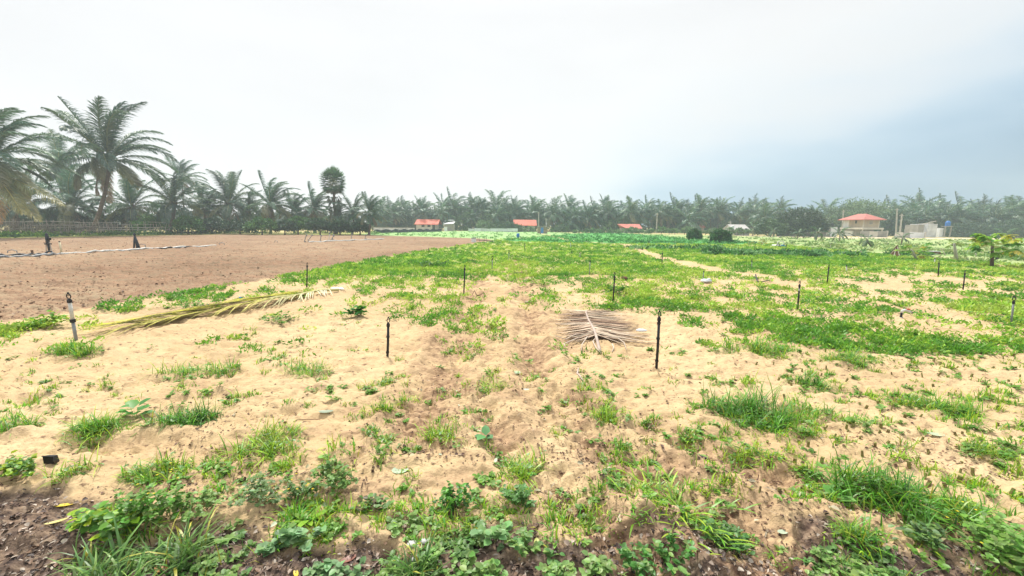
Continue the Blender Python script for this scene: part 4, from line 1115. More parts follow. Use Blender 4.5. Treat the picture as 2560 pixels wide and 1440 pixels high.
tree('broad_tree', 1998, 592, 1932, 2062, 520, 584, 'dark spreading tree with a flat crown left of the two-storey house', [(.045, .085, .045), (.065, .105, .055), (.035, .06, .035)], 101, 84, 300, 50, .34, .5, .8, limbs=9, lobes=[(-.42, -.05, .6), (.40, -.02, .58), (0, .12, .85)])
tree('broad_tree', 2140, 590, 2058, 2226, 500, 575, 'large pale domed tree behind the two-storey house', TL, 102, 112, 380, 50, .45, .5, .7, limbs=8)
tree('broad_tree', 1925, 588, 1885, 1960, 548, 586, 'smaller bushy tree left of the dark spreading tree', TG, 103, 82, 150, 40, .3, .2)
tree('broad_tree', 2215, 590, 2180, 2260, 535, 590, 'dark tree right of the two-storey house behind the two tall poles', TD, 104, 98, 170, 40, .35, .25)
tree('broad_tree', 2420, 590, 2370, 2475, 556, 592, 'rounded dark tree at the foot of the bright-trunked palm', [(.03, .075, .04), (.05, .10, .05)], 105, 90, 200, 40, .3, .25)
tree('broad_tree', 2520, 592, 2470, 2600, 552, 594, 'dark thicket tree at the right end of the road', TD, 106, 88, 200, 40, .3, .25)
tree('broad_tree', 1232, 576, 1195, 1262, 533, 572, 'pale round tree behind the middle of the white wall', TL, 107, 116, 120, 40, .4, .2)
tree('broad_tree', 1215, 577, 1190, 1245, 548, 575, 'small pale tree in front of the round tree behind the white wall', TL, 108, 112, 60, 36, .32, .15)
tree('broad_tree', 1272, 579, 1240, 1304, 556, 577, 'dark hedge-like tree wrapped around the half-hidden red roofs', TG, 109, 106, 170, 36, .35, .2)
tree('broad_tree', 1400, 580, 1378, 1425, 560, 581, 'low green tree right of the blue-doored hut', TG, 110, 106, 60, 36, .3, .15)
tree('broad_tree', 1322, 579, 1308, 1336, 564, 581, 'small green bush-like tree left of the hut', TL, 111, 104, 40, 30, .25, .1)
GS = 'shrubs under the left palms'
for i, (px, x0, x1, yt, yb, Y, cl, lab) in enumerate([
 (600, 560, 640, 552, 580, 60, 0, 'dark green shrub just right of the fence end'), (655, 618, 690, 546, 580, 58, 1, 'bright green shrub under the windswept palm'),
 (712, 685, 742, 553, 580, 60, 0, 'leafy shrub with bright top between two left palms'), (745, 722, 776, 543, 580, 62, 1, 'light green shrub below the small palm with one spear'),
 (800, 770, 832, 548, 581, 60, 0, 'dark shrub below the full bushy palm'), (850, 826, 876, 552, 583, 60, 0, 'dark shrub at the foot of the fan palm'),
 (900, 878, 922, 556, 583, 62, 0, 'drooping dark shrub left of the last dark palm'), (470, 440, 505, 540, 580, 56, 1, 'bright green shrub behind the fence right of the stout palm'),
 (300, 255, 350, 535, 584, 60, 0, 'dark shrub behind the fence right of the leaning trunk'), (390, 345, 430, 540, 583, 58, 1, 'green shrub behind the fence left of the stout palm'),
 (110, 60, 170, 525, 585, 62, 0, 'dark shrub behind the left half of the fence'), (190, 150, 235, 530, 585, 60, 0, 'dark shrub behind the fence left of the leaning trunk'),
 (15, -40, 70, 520, 588, 58, 0, 'dark shrub in the left corner behind the fence'), (530, 500, 566, 545, 581, 60, 0, 'dark shrub between the low palms behind the fence')]):
    tree('shrub', px, yb, x0, x1, yt, yb - 5, lab, TD if cl == 0 else [(.06, .16, .03), (.09, .22, .04), (.04, .12, .03)], 200 + i, Y, 110, 40, .24, .09, .9, GS, 'shrub', 4)
for i, (px, py, x0, x1, yt, lab) in enumerate([(1735, 600, 1718, 1751, 574, 'smaller of two round dark green shrubs on the right field'), (1799, 606, 1774, 1826, 574, 'larger of two round dark green shrubs on the right field')]):
    tree('shrub', px, py, x0, x1, yt, py - 3, lab, [(.02, .08, .025), (.035, .12, .035), (.06, .17, .05)], 230 + i, None, 110, 40, .19, .07, .95, 'round shrubs on the right field', 'shrub', 4)
# hedge plants beyond the green crop
random.seed(9)
for i in range(24):
    px = 1440 + i * 19 + random.uniform(-6, 6); w_ = random.uniform(10, 18); yt = 578 - random.uniform(2, 13)
    tree('shrub', px, 583 + (px - 1440) * .012, px - w_, px + w_, yt, 582, 'low pale green bush behind the far crop, ' + ('left of the long red roof' if px < 1545 else 'below the long red roof' if px < 1610 else 'right of the long red roof' if px < 1710 else 'near the round dark shrubs' if px < 1825 else 'near the low white house'), TL + [(.12, .25, .08)], 250 + i, 96 - (i * .5), 22, 26, .26, .05, .8, 'bushes in a row behind the far crop', 'shrub', 3)
FB = [(1160, 520, 34), (1075, 530, 30), (1445, 530, 34), (1540, 528, 36), (1665, 524, 38), (1735, 528, 34), (1835, 522, 40), (1000, 528, 34), (2270, 530, 38), (2330, 526, 40), (2400, 536, 40), (2475, 532, 44), (2560, 530, 44)]
for i, (px, yt, w_) in enumerate(FB):
    tree('broad_tree', px, 584, px - w_, px + w_, yt, 578, seclab('round-topped broadleaf tree', px), TG if i % 3 else TL, 300 + i, 118 if px < 1900 else 100, 80, 34, .45, .25, .7, 'broadleaf trees of the far treeline', limbs=4, lobes=[(-.3, -.1, .7), (.3, .1, .75)])
# far wood behind the palms
a = Acc(); rng = np.random.default_rng(55)
n = 60000
px = rng.uniform(-400, 2900, n); Yf = rng.uniform(134, 150, n)
Xf = (px - 1280) / FPX * Yf * 1.0
lump = fbm(px * .012, Yf * 0 + 1, 66, 4)
top = (6.0 + 3.2 * lump) * np.where(px < 930, .75, 1) * np.where((px > 560) & (px < 935), .9, 1)
zf = top * rng.uniform(0, 1, n) ** .6
zf = np.where((px > 560) & (px < 935), np.maximum(zf, 1.0), zf)
zf = np.where(px >= 935, top * rng.uniform(0, 1, n), zf)
cc = np.array([(.05, .095, .05), (.07, .12, .06), (.035, .07, .04)])[rng.integers(0, 3, n)] * rng.uniform(.7, 1.3, (n, 1))
quads(a, np.stack([Xf, Yf, zf], -1), rng.normal(0, 1, (n, 3)), rng.normal(0, 1, (n, 3)), rng.uniform(.6, 1.3, n), rng.uniform(.3, .7, n), cc)
tag(a.build('distant_wood', M['tree']), 'dim mass of far foliage filling the gaps behind the palms', 'wood', kind='stuff')
# ------------------------------------------------------------------ built things
def bw(b, name, mat, parent, smooth=False):
    """finish a builder whose points are in world space as a part of parent"""
    L0 = parent.location
    b.v = [(v[0] - L0[0], v[1] - L0[1], v[2] - L0[2]) for v in b.v]
    return b.build(name, mat, parent, smooth)
def solo(b, name, mat, loc, label, cat, group=None, smooth=False):
    b.v = [(v[0] - loc[0], v[1] - loc[1], v[2] - loc[2]) for v in b.v]
    return tag(b.build(name, mat, None, smooth, loc), label, cat, group)
def hz(x, y): return float(H(np.array([x]), np.array([y]))[0])
def G(px, py):
    x, y = P(px, py); return (x, y, hz(x, y))
def W(px, py, Y): return at(px, py, Y)
# --- sprinkler posts: base px, top px, colour, label
GR = 'sprinkler posts of the irrigation grid'
RIS = [(190, 848, 170, 732, 'two', 'leaning sprinkler post, white above and grey below, at the left by the ploughed field'),
 (968, 890, 971, 793, 'black', 'short black sprinkler post standing alone left of the wheel ruts'),
 (1641, 920, 1649, 777, 'black', 'tallest black sprinkler post, right of the dry fallen frond'),
 (766, 718, 768, 656, 'black', 'black sprinkler post behind the pale end of the fallen green frond'),
 (1159, 740, 1162, 662, 'black', 'black sprinkler post left of the far wheel ruts, beside dark weeds'),
 (1532, 755, 1537, 681, 'black', 'black sprinkler post behind the dry fallen frond, near the coconut husk'),
 (1993, 778, 2000, 702, 'band', 'black sprinkler post with a white band under its head'),
 (2067, 712, 2073, 661, 'black', 'black sprinkler post behind the one with a white band'),
 (2408, 722, 2413, 676, 'black', 'black sprinkler post with a pale cap near the right picture edge'),
 (2528, 808, 2536, 740, 'grey', 'grey sprinkler post with a black ring head at the right picture edge'),
 (1473, 688, 1476, 645, 'grey', 'thin grey sprinkler post beside the black hose, left of the husk'),
 (1230, 676, 1231, 640, 'grey', 'grey sprinkler post left of the black hose end'),
 (1655, 662, 1656, 628, 'black', 'thin dark sprinkler post beside the sandy foot path'),
 (1758, 697, 1760, 673, 'grey', 'short grey sprinkler post behind the white bag'),
 (2117, 682, 2116, 660, 'white', 'short white sprinkler post right of the dark vine row'),
 (2346, 690, 2348, 651, 'black', 'black sprinkler post below the trough on the right meadow'),
 (2336, 658, 2338, 644, 'white', 'short white sprinkler post below the trough on the right meadow'),
 (1271, 652, 1273, 625, 'grey', 'thin grey sprinkler post in the middle of the weed carpet'),
 (1312, 628, 1312, 607, 'black', 'small dark sprinkler post left of the far crop edge'),
 (1072, 632, 1072, 618, 'black', 'small sprinkler post on the ploughed field edge, the nearer of two'),
 (1138, 623, 1138, 611, 'black', 'small sprinkler post on the ploughed field edge, the farther of two'),
 (1427, 620, 1426, 603, 'white', 'tiny white sprinkler post at the edge of the blue-green crop'),
 (1429, 637, 1430, 623, 'black', 'small dark sprinkler post right below the tiny white one'),
 (1450, 647, 1450, 627, 'grey', 'small grey sprinkler post right of the tiny white one'),
 (1879, 674, 1880, 646, 'grey', 'thin grey sprinkler post below the dark vine row'),
 (1846, 628, 1847, 617, 'black', 'tiny sprinkler post behind the left part of the dark vine row'),
 (1886, 625, 1888, 610, 'black', 'tiny sprinkler post with a side arm behind the dark vine row'),
 (1560, 623, 1560, 613, 'black', 'tiny sprinkler post where the foot path meets the crop'),
 (1505, 608, 1505, 598, 'grey', 'tiny sprinkler post inside the blue-green crop, left one'),
 (1623, 612, 1623, 601, 'grey', 'tiny sprinkler post inside the blue-green crop, middle one'),
 (1728, 615, 1728, 605, 'grey', 'tiny sprinkler post inside the blue-green crop, right one'),
 (1082, 594, 1082, 584, 'black', 'tiny sprinkler post on the pale crop strip below the first red-roofed house'),
 (1773, 635, 1774, 622, 'grey', 'small sprinkler post at the left end of the dark vine row')]
for (bx, by, tx, ty, kind, lab) in RIS:
    x, y, z = G(bx, by)
    T_ = np.array(W(tx, ty, y)); z = z
    t = thing('sprinkler_post', lab, 'sprinkler', (x, y, z), 0, GR)
    B_ = np.array([x, y, z - .05]); ax = T_ - B_; Ls = np.linalg.norm(ax); ax = ax / Ls
    hs = min(.125, Ls * .22) * (1.0 if kind in ('two', 'grey') else .85)
    r_ = {'two': .021, 'grey': .015, 'white': .02}.get(kind, .0165) * (1 if y < 14 else 1.15)
    pe = B_ + ax * (Ls - hs)
    mid = B_ + ax * Ls * .47
    b = MB()
    if kind == 'two':
        b.tube([B_, mid], [r_ * .95, r_ * .95], 14); bw(b, 'lower_pipe', M['grey'], t, True)
        b = MB(); b.tube([mid - ax * .02, pe], [r_ * 1.05, r_], 14); bw(b, 'upper_pipe', M['white'], t, True)
        b = MB(); b.tube([mid - ax * .03, mid + ax * .015], [r_ * 1.5, r_ * 1.5], 12); b.tube([mid, mid + np.array([-.05, 0, .002])], .005, 6); bw(b, 'coupling', M['black'], t)
    else:
        m_ = {'grey': 'grey', 'white': 'white'}.get(kind, 'black')
        b.tube([B_, (B_ + pe) / 2 + np.array([.003, 0, 0]), pe], [r_, r_ * .97, r_ * .95], 12); bw(b, 'pipe', M[m_], t, True)
        if kind == 'band':
            c0 = pe - ax * .10; b = MB(); b.tube([c0, c0 + ax * .045], r_ * 1.12, 12); bw(b, 'white_band', M['white'], t)
        if y < 9 and kind == 'black':
            b = MB()
            for q_ in (.18, .55, .8):
                c0 = B_ + ax * Ls * q_; b.tube([c0 - ax * .012, c0 + ax * .012], r_ * 1.3, 10)
            bw(b, 'clamps', M['black'], t)
    # head: threaded socket, ring frame, spinner and cap
    b = MB()
    b.tube([pe - ax * hs * .15, pe + ax * hs * .12, pe + ax * hs * .3], [r_ * 1.35, r_ * 1.35, r_ * .8], 12)
    c0 = pe + ax * hs * .60
    b.ring(c0, (1, 0, 0), ax, hs * (.24 if kind in ('two', 'grey') else .15), hs * .28, hs * .05)
    b.tube([pe + ax * hs * .9, pe + ax * hs * 1.08], [hs * .12, hs * .05], 8)
    b.tube([c0 + ax * hs * .1 - np.array([hs * .12, 0, 0]), c0 + ax * hs * .1 + np.array([hs * .12, 0, 0])], hs * .035, 6)
    bw(b, 'sprinkler_head', M['black'], t, False)
x, y, z = G(2097, 749); b = MB().tube([(x, y, z - .03), (x + .01, y, z + .12)], .018, 8)
solo(b, 'grey_stake', M['grey'], (x, y, z), 'short grey pipe stub standing in weeds right of the post with a white band', 'pipe stub')
# --- irrigation tap
x, y, z = G(2252, 795)
t = thing('irrigation_tap', 'irrigation tap with a white elbow, black riser and red handle in the right-hand weeds', 'tap', (x, y, z))
s_ = y / FPX
MB().tube([(0, 0, -.03), (0, 0, .012)], .026, 12).tube([(0, 0, .012), (0, 0, .10)], .019, 12).build('riser', M['black'], t, True)
MB().tube([(0, 0, .09), (.012, 0, .13), (.05, 0, .145), (.14, 0, .115), (.18, .01, .10)], [.024, .025, .025, .022, .020], 12).tube([(0, 0, -.02), (0, 0, .004)], .034, 12).build('elbow', M['white'], t, True)
h_ = MB().tube([(.11, 0, .13), (.11, 0, .155)], .012, 8).box(.075, .15, -.012, .012, .153, .170).build('handle', M['red'], t)
MB().tube([(.17, .01, .105), (.215, .012, .085)], .017, 10).build('nozzle', M['black'], t)
# --- fallen green frond
rng = np.random.default_rng(123)
bx, by, bz = G(852, 730); ex, ey, ez = G(330, 828)
t = thing('fallen_green_frond', 'long fallen palm frond, yellow-green and whitish, lying across the sand on the left', 'palm frond', (bx, by, 0))
ctrl = [(848, 731, .05), (800, 734, .08), (740, 746, .12), (690, 758, .14), (640, 768, .14), (590, 776, .13), (540, 783, .10), (470, 796, .08), (400, 809, .06), (330, 824, .04)]
cp = []
for a_, b_, h_ in ctrl:
    X, Y, Z = G(a_, b_); cp.append((X, Y, Z + h_))
cp = np.array(cp); seg = np.linalg.norm(np.diff(cp, axis=0), axis=1); cl = np.concatenate([[0], np.cumsum(seg)]); TL_ = cl[-1]
def rp(u): return np.stack([np.interp(u * TL_, cl, cp[:, i]) for i in range(3)], -1)
b = MB(); us = np.linspace(0, 1, 26); pts = rp(us)
b.tube([tuple(p) for p in pts], [.030 * (1 - .85 * u) + .005 for u in us], 8); bw(b, 'midrib', mat_simple('midrib', (.42, .40, .13), (.50, .46, .24), .6, 2), t, True)
dirT = (cp[-1] - cp[0]) / np.linalg.norm(cp[-1] - cp[0]); side = np.cross([0, 0, 1.], dirT); side /= np.linalg.norm(side)
if side[1] < 0: side = -side      # side = away from the camera
def leafset(u, sgn, ang, length, width, cols, zdrop, lift=.0):
    n = len(u); p = rp(u)
    d = dirT[None] * np.cos(ang)[:, None] + side[None] * sgn * np.sin(ang)[:, None]
    rows = []; q_ = p.copy(); wv = np.cross(d, [0, 0, 1.]); wv = unit(wv)
    for k in range(5):
        f = k / 4; wd = width * (1 - f ** 2.2) + .0015
        zz_ = np.maximum(p[:, 2] + lift * math.sin(f * 3.1) - (p[:, 2]) * f ** 1.3 * zdrop, H(q_[:, 0], q_[:, 1]) + .008)
        r0 = q_.copy(); r0[:, 2] = zz_ + rng.uniform(0, .006, n)
        rows += [r0 - wv * wd[:, None] * .5, r0 + wv * wd[:, None] * .5]
        q_ = q_ + (d + wv * rng.normal(0, .06, (n, 1))) * (length / 4)[:, None]
    Vv = np.stack(rows, 1); tr_ = []
    for k in range(4): a_ = 2 * k; tr_ += [(a_, a_ + 1, a_ + 3), (a_, a_ + 3, a_ + 2)]
    T = np.arange(n)[:, None, None] * 10 + np.array(tr_)[None]
    return Vv, T, np.repeat(cols[:, None, :], 10, 1)
a = Acc(); L0 = np.array(t.location)
n = 70; u = np.linspace(.06, .97, n); k = ss(.05, .55, u)
cols = np.array([.62, .60, .42])[None] * (1 - k[:, None]) + np.array([.46, .43, .10])[None] * k[:, None]; cols = cols * rng.uniform(.7, 1.15, (n, 1))
a.add(*leafset(u, -1, 1.05 - .85 * ss(0, .6, u) + rng.normal(0, .17, n), np.where(u < .3, .33 + u * 1.7, .88 - .3 * (u - .3)) * rng.uniform(.8, 1.15, n), np.full(n, .030), cols, 1.0, .05))
n = 64; u = np.linspace(.14, .95, n)
cols = np.array([.50, .48, .045])[None] * rng.uniform(.55, 1.2, (n, 1)); dk = rng.uniform(0, 1, n) < .28; cols[dk] = np.array([.07, .06, .03])
a.add(*leafset(u, 1, .12 + rng.uniform(0, .55, n), (.85 + .45 * np.sin(u * 3)) * rng.uniform(.8, 1.1, n), np.full(n, .034), cols, .8, .07))
cols = cols[::-1] * .9
a.add(*leafset(u, 1, .15 + rng.uniform(0, .2, n), (.85 + .45 * np.sin(u * 3)) * rng.uniform(.8, 1.1, n), np.full(n, .034), cols, .8, .09))
a.V = [v.reshape(-1, 3) - L0 for v in a.V]
a.build('leaflets', M['dry'], t)
# --- dry frond
bx, by, bz = G(1498, 878)
t = thing('dry_palm_frond', 'grey-brown dried palm frond spread flat like a fan between two black posts', 'palm frond', (bx, by, 0))
ctrl = [(1500, 880, .02), (1492, 855, .06), (1486, 840, .08), (1478, 822, .085), (1470, 802, .085), (1464, 789, .08), (1468, 779, .07)]
cp = np.array([(lambda g, h_: (g[0], g[1], g[2] + h_))(G(a_, b_), h_) for a_, b_, h_ in ctrl])
seg = np.linalg.norm(np.diff(cp, axis=0), axis=1); cl = np.concatenate([[0], np.cumsum(seg)]); TL_ = cl[-1]
b = MB(); us = np.linspace(0, 1, 20); pts = rp(us)
b.tube([tuple(p) for p in pts], [.020 * (1 - .5 * u) + .004 for u in us], 8); bw(b, 'midrib', mat_simple('dry_midrib', (.46, .37, .31), (.34, .27, .23), .8, 4), t, True)
dirT = (cp[-1] - cp[0]) / np.linalg.norm(cp[-1] - cp[0]); side = np.cross(dirT, [0, 0, 1.]); side /= np.linalg.norm(side)
L0 = np.array(t.location)
for nm, sg, n, ln, wr in (('right_leaflets', 1, 150, .98, .26), ('left_leaflets', -1, 105, .70, .18)):
    a = Acc(); u = rng.uniform(.24, 1.0, n); u.sort()
    pal_ = np.array([.92, .84, .74]) * np.array([(.60, .53, .45), (.46, .38, .31), (.70, .64, .55), (.30, .21, .16), (.09, .055, .04), (.50, .38, .30)])
    cols = pal_[rng.integers(0, len(pal_), n)] * rng.uniform(.85, 1.15, (n, 1))
    a.add(*leafset(u, sg, math.pi / 2 + (.62 - u) * 1.3 + rng.normal(0, .25, n), ln * rng.uniform(.3, .85, n), rng.uniform(.015, .035, n), cols[::-1] * np.array([.35, .32, .30]), 1.0, -.02))  # darkened underlay copy: shadow gaps between the leaflets put into its colour
    a.add(*leafset(u, sg, math.pi / 2 + (.62 - u) * 1.15 + rng.normal(0, .13, n), ln * rng.uniform(.45, 1.18, n) * (1 - .25 * (u - .55) ** 2 * 4), rng.uniform(.014, .040, n), cols, .8, rng.uniform(-.03, .06)))
    a.V = [v.reshape(-1, 3) - L0 for v in a.V]; a.build(nm, M['dry'], t)
b = MB()
for pp, hh in [([(1488, 842), (1445, 850), (1410, 868), (1412, 880)], .05), ([(1488, 845), (1468, 850), (1455, 866), (1453, 878)], .05), ([(1490, 846), (1482, 858), (1490, 872), (1502, 884)], .04), ([(1492, 844), (1520, 850), (1545, 858), (1560, 862), (1566, 882)], .05), ([(1488, 841), (1440, 842), (1415, 850), (1386, 849)], .04), ([(1530, 862), (1534, 872), (1530, 880)], .03)]:
    pts = []
    for k, (a_, b_) in enumerate(pp):
        g = G(a_, b_); pts.append((g[0], g[1], g[2] + .012 + hh * math.sin(math.pi * min(.9, (k + .6) / len(pp)))))
    b.tube(pts, [.009] * (len(pts) - 1) + [.004], 6)
bw(b, 'curled_stalks', mat_simple('curled_stalks', (.55, .47, .38), (.40, .32, .26), .8, 6), t, True)
# --- single loose items
def flatleaf(px, py, ln, wd, ang, col, lab, name='fallen_leaf', cat='leaf', lift=.01, curl=.25):
    x, y, z = G(px, py); a = Acc(); L_ = ln * y / FPX
    m = 9; t_ = np.linspace(-1, 1, m); w_ = wd * y / FPX * np.sqrt(np.maximum(1 - t_ ** 2, .001)) * .5
    c, s__ = math.cos(ang), math.sin(ang); V = []
    for i in range(m):
        for j in (-1, 0, 1):
            lx = t_[i] * L_ / 2; ly = w_[i] * j
            V.append((lx * c - ly * s__, lx * s__ + ly * c, lift + curl * L_ * .25 * t_[i] ** 2 + abs(j) * curl * w_[i] * .8))
    T = []
    for i in range(m - 1):
        for j in range(2):
            q0 = i * 3 + j; T += [(q0, q0 + 3, q0 + 4), (q0, q0 + 4, q0 + 1)]
    V = np.array(V); K = np.tile(np.array(col), (len(V), 1)); K[1::3] *= .85
    a.add(V, np.array(T), K)
    o = a.build(name, M['dry'], None, (x, y, z)); return tag(o, lab, cat, 'fallen leaves')
YL = (.72, .55, .05); PL = (.42, .52, .36)
flatleaf(166, 1240, 62, 13, .35, YL, 'bright yellow willow-shaped leaf on bare sand at the lower left')
flatleaf(138, 1282, 50, 11, .55, (.66, .60, .22), 'pale yellow leaf on the dark soil below the bright yellow one')
flatleaf(738, 1412, 30, 12, -.9, YL, 'small yellow leaf at the bottom left of centre')
flatleaf(1102, 1342, 34, 14, .3, (.70, .56, .06), 'yellow leaf on the dark soil near the bottom centre')
flatleaf(1342, 1342, 40, 16, 1.5, (.60, .62, .20), 'curved pale yellow leaf among the weed mat right of centre', curl=.5)
flatleaf(1660, 1412, 42, 12, -.5, YL, 'yellow leaf at the foot of the bright weed mat')
flatleaf(1690, 1408, 30, 12, -.9, (.66, .58, .15), 'second yellow leaf at the foot of the bright weed mat')
flatleaf(2210, 1408, 36, 14, .2, (.50, .55, .12), 'green-yellow leaf on the sand at the bottom right')
flatleaf(1000, 1172, 46, 34, .1, PL, 'round pale grey-green leaf lying on bare sand in the middle')
flatleaf(1290, 932, 26, 18, .2, PL, 'pale leaf near the bank between the wheel ruts')
flatleaf(1320, 972, 26, 12, -.2, (.55, .58, .52), 'whitish leaf scrap on the sand between the wheel ruts')
flatleaf(2340, 1087, 40, 20, -.2, (.46, .52, .36), 'pale curled leaf in the sand, lower right')
flatleaf(1855, 1049, 46, 18, .1, (.46, .54, .38), 'pale leaf just below the dark green grass mound')
flatleaf(2028, 1208, 26, 24, .3, (.52, .58, .46), 'round whitish leaf on the sand, right of centre')
flatleaf(1958, 1318, 30, 16, .1, (.44, .52, .38), 'pale green leaf by the edge of the dark soil, right')
flatleaf(815, 1033, 40, 16, .1, (.30, .36, .26), 'dull grey-green leaf at the end of a thin twig')
flatleaf(380, 1370, 36, 22, .9, (.62, .36, .20), 'brown curled dead leaf beside the tall lower left grass', curl=.8)
flatleaf(400, 1398, 44, 26, -.4, (.50, .25, .12), 'reddish brown dead leaf below the brown curled one', curl=.6)
flatleaf(430, 1378, 22, 12, .3, (.66, .45, .28), 'small tan dead leaf right of the brown curled one', curl=.6)
flatleaf(870, 1372, 44, 22, .6, (.26, .11, .08), 'dark red dead leaf on the soil left of centre', curl=.3)
flatleaf(2270, 965, 10, 6, .2, (.5, .5, .4), 'tiny pale leaf scrap in the sand on the right') if False else None
x, y, z = G(125, 1160); s_ = y / FPX
t = thing('plastic_pot', 'small black square plastic pot lying on the sand at the left', 'pot', (x, y, z))
w_ = 17 * s_; hh = 22 * s_
MB().poly([(-w_, 0, 0), (w_ * .9, 0, 0), (w_ * 1.1, -.02, hh * .55), (w_ * .7, 0, hh), (-w_, 0, hh * 1.05), (-w_ * .8, .035, 0), (w_ * .7, .035, 0), (w_ * .5, .035, hh * .85), (-w_ * .8, .035, hh * .85)],
          [(0, 1, 2, 3, 4), (5, 8, 7, 6), (0, 4, 8, 5), (4, 3, 7, 8), (3, 2, 1, 6, 7), (0, 5, 6, 1)]).build('body', M['black'], t)
MB().tube([(-w_, -.002, hh * 1.05), (w_ * .7, -.002, hh)], .004, 6).build('rim', M['black'], t)
x, y, z = G(1742, 1140)
b = MB().tube([(x - .07, y + .05, z + .03), (x, y, z + .015), (x + .06, y - .05, z + .012)], [.004, .008, .010], 7)
solo(b, 'black_twig', M['black'], (x, y, z), 'short black stick lying on the sand right of centre', 'stick')
b = MB(); g = [G(*q) for q in ((735, 1066), (745, 1050), (765, 1045), (800, 1043))]; b.tube([(p[0], p[1], p[2] + .012) for p in g], .003, 6)
solo(b, 'twig', M['husk'], g[1], 'thin dark curved twig above the large loose grass clump', 'twig')
b = MB(); g = [G(*q) for q in ((1446, 926), (1443, 936), (1448, 948), (1458, 958))]; b.tube([(p[0], p[1], p[2] + .015) for p in g], [.008, .011, .010, .006], 7)
solo(b, 'curled_stalk', mat_simple('pale_stalk', (.50, .42, .36), (.36, .28, .24), .8, 6), g[1], 'single curled pale stalk on the sand below the dry fallen frond', 'stalk')
x, y, z = G(1561, 699)
solo(MB().blob((x, y, z + .06), .125, .09, .075, 14, 9, .14, 4), 'coconut_husk', M['husk'], (x, y, z), 'brown coconut husk lying in the sand behind the dry frond', 'coconut husk', smooth=True)
x, y, z = G(1764, 706)
solo(MB().blob((x, y, z + .05), .16, .10, .06, 14, 8, .2, 9).blob((x + .09, y, z + .09), .06, .05, .04, 10, 6, .2, 3), 'plastic_bag', M['plastic_w'], (x, y, z), 'crumpled white plastic bag below the short grey post', 'plastic bag', smooth=True)
x, y, z = G(840, 728)
solo(MB().blob((x, y + .06, z + .035), .17, .07, .035, 14, 8, .2, 12).blob((x + .12, y + .05, z + .03), .09, .05, .02, 10, 6, .25, 2), 'plastic_sheet', M['plastic_w'], (x, y, z), 'whitish plastic scrap behind the thick end of the fallen green frond', 'plastic scrap', smooth=True)
x, y, z = G(1603, 836)
solo(MB().blob((x, y, z + .075), .088, .045, .022, 14, 8, .12, 5), 'bottle_scrap', M['plastic_w'], (x, y, z), 'smooth white plastic piece lying on the right side of the dry frond', 'plastic scrap', smooth=True)
x, y, z = G(602, 743)
solo(MB().blob((x, y, z + .02), .045, .03, .022, 10, 6, .25, 6), 'blue_scrap', M['blue'], (x, y, z), 'small blue plastic scrap behind the fallen green frond', 'plastic scrap')
x, y, z = G(1324, 752); b = MB().box(x - .11, x + .10, y - .03, y + .12, z - .02, z + .05, .01, .01)
solo(b, 'half_buried_block', M['thatch'], (x, y, z), 'small half-buried block between the far wheel ruts', 'block')
b = MB(); g = [G(*q) for q in ((1180, 738), (1186, 730), (1192, 738), (1200, 741), (1210, 733))]; b.tube([(p[0], p[1], p[2] + h_) for p, h_ in zip(g, (.01, .10, .06, .03, .07))], [.008, .014, .016, .012, .006], 7)
solo(b, 'dry_root', M['husk'], g[2], 'crooked dry root right of the black post beside dark weeds', 'root')
b = MB(); g = [G(*q) for q in ((1888, 695), (1893, 705), (1905, 707), (1925, 702))]; b.tube([(p[0], p[1], p[2] + h_) for p, h_ in zip(g, (.13, .06, .06, .05))], [.02, .022, .018, .014], 8)
solo(b, 'valve', M['black'], g[1], 'small black pipe valve in the weeds above the white-banded post', 'valve')
b = MB(); g = [G(*q) for q in ((1266, 684), (1320, 686), (1370, 687), (1440, 685), (1500, 685), (1560, 688))]; b.tube([(p[0], p[1], p[2] + .03) for p in g], .013, 6)
solo(b, 'black_hose', M['black'], g[1], 'thin black hose lying straight across the weeds in the middle distance', 'hose')
for q0, r_, h_, lab in [((1060, 1352), .022, .012, 'flat whitish pebble on the soil near the bottom centre'), ((1030, 1350), .03, .014, 'round white pebble left of the flat one near the bottom centre'), ((1042, 1378), .03, .016, 'pale stone below the two pebbles near the bottom centre'), ((2028, 1212), .028, .014, None), ((1770, 1372), .018, .008, 'small white chip at the right end of the weed mat')]:
    if not lab: continue
    x, y, z = G(*q0); solo(MB().blob((x, y, z + .008), r_, r_ * .8, h_, 10, 6, .2, int(r_ * 999)), 'pebble', mat_simple('pebble', (.55, .54, .52), (.40, .39, .38), .8, 20), (x, y, z), lab, 'pebble', 'pebbles', True)
# reddish withered seedlings
for q0, rx, lab in [((1400, 1262), 40, 'dark red withered seedlings beside the weed line, left patch'), ((1440, 1255), 34, 'dark red withered seedlings beside the weed line, right patch')]:
    x, y, r = pxr(*q0, rx); a = Acc(); leafy_weed(a, x, y, r, .09, 110, (.11, .035, .03), .014, .6, (.2, .08, .05)); local(a, 'withered_seedling', M['weed'], x, y, lab, 'withered plant')

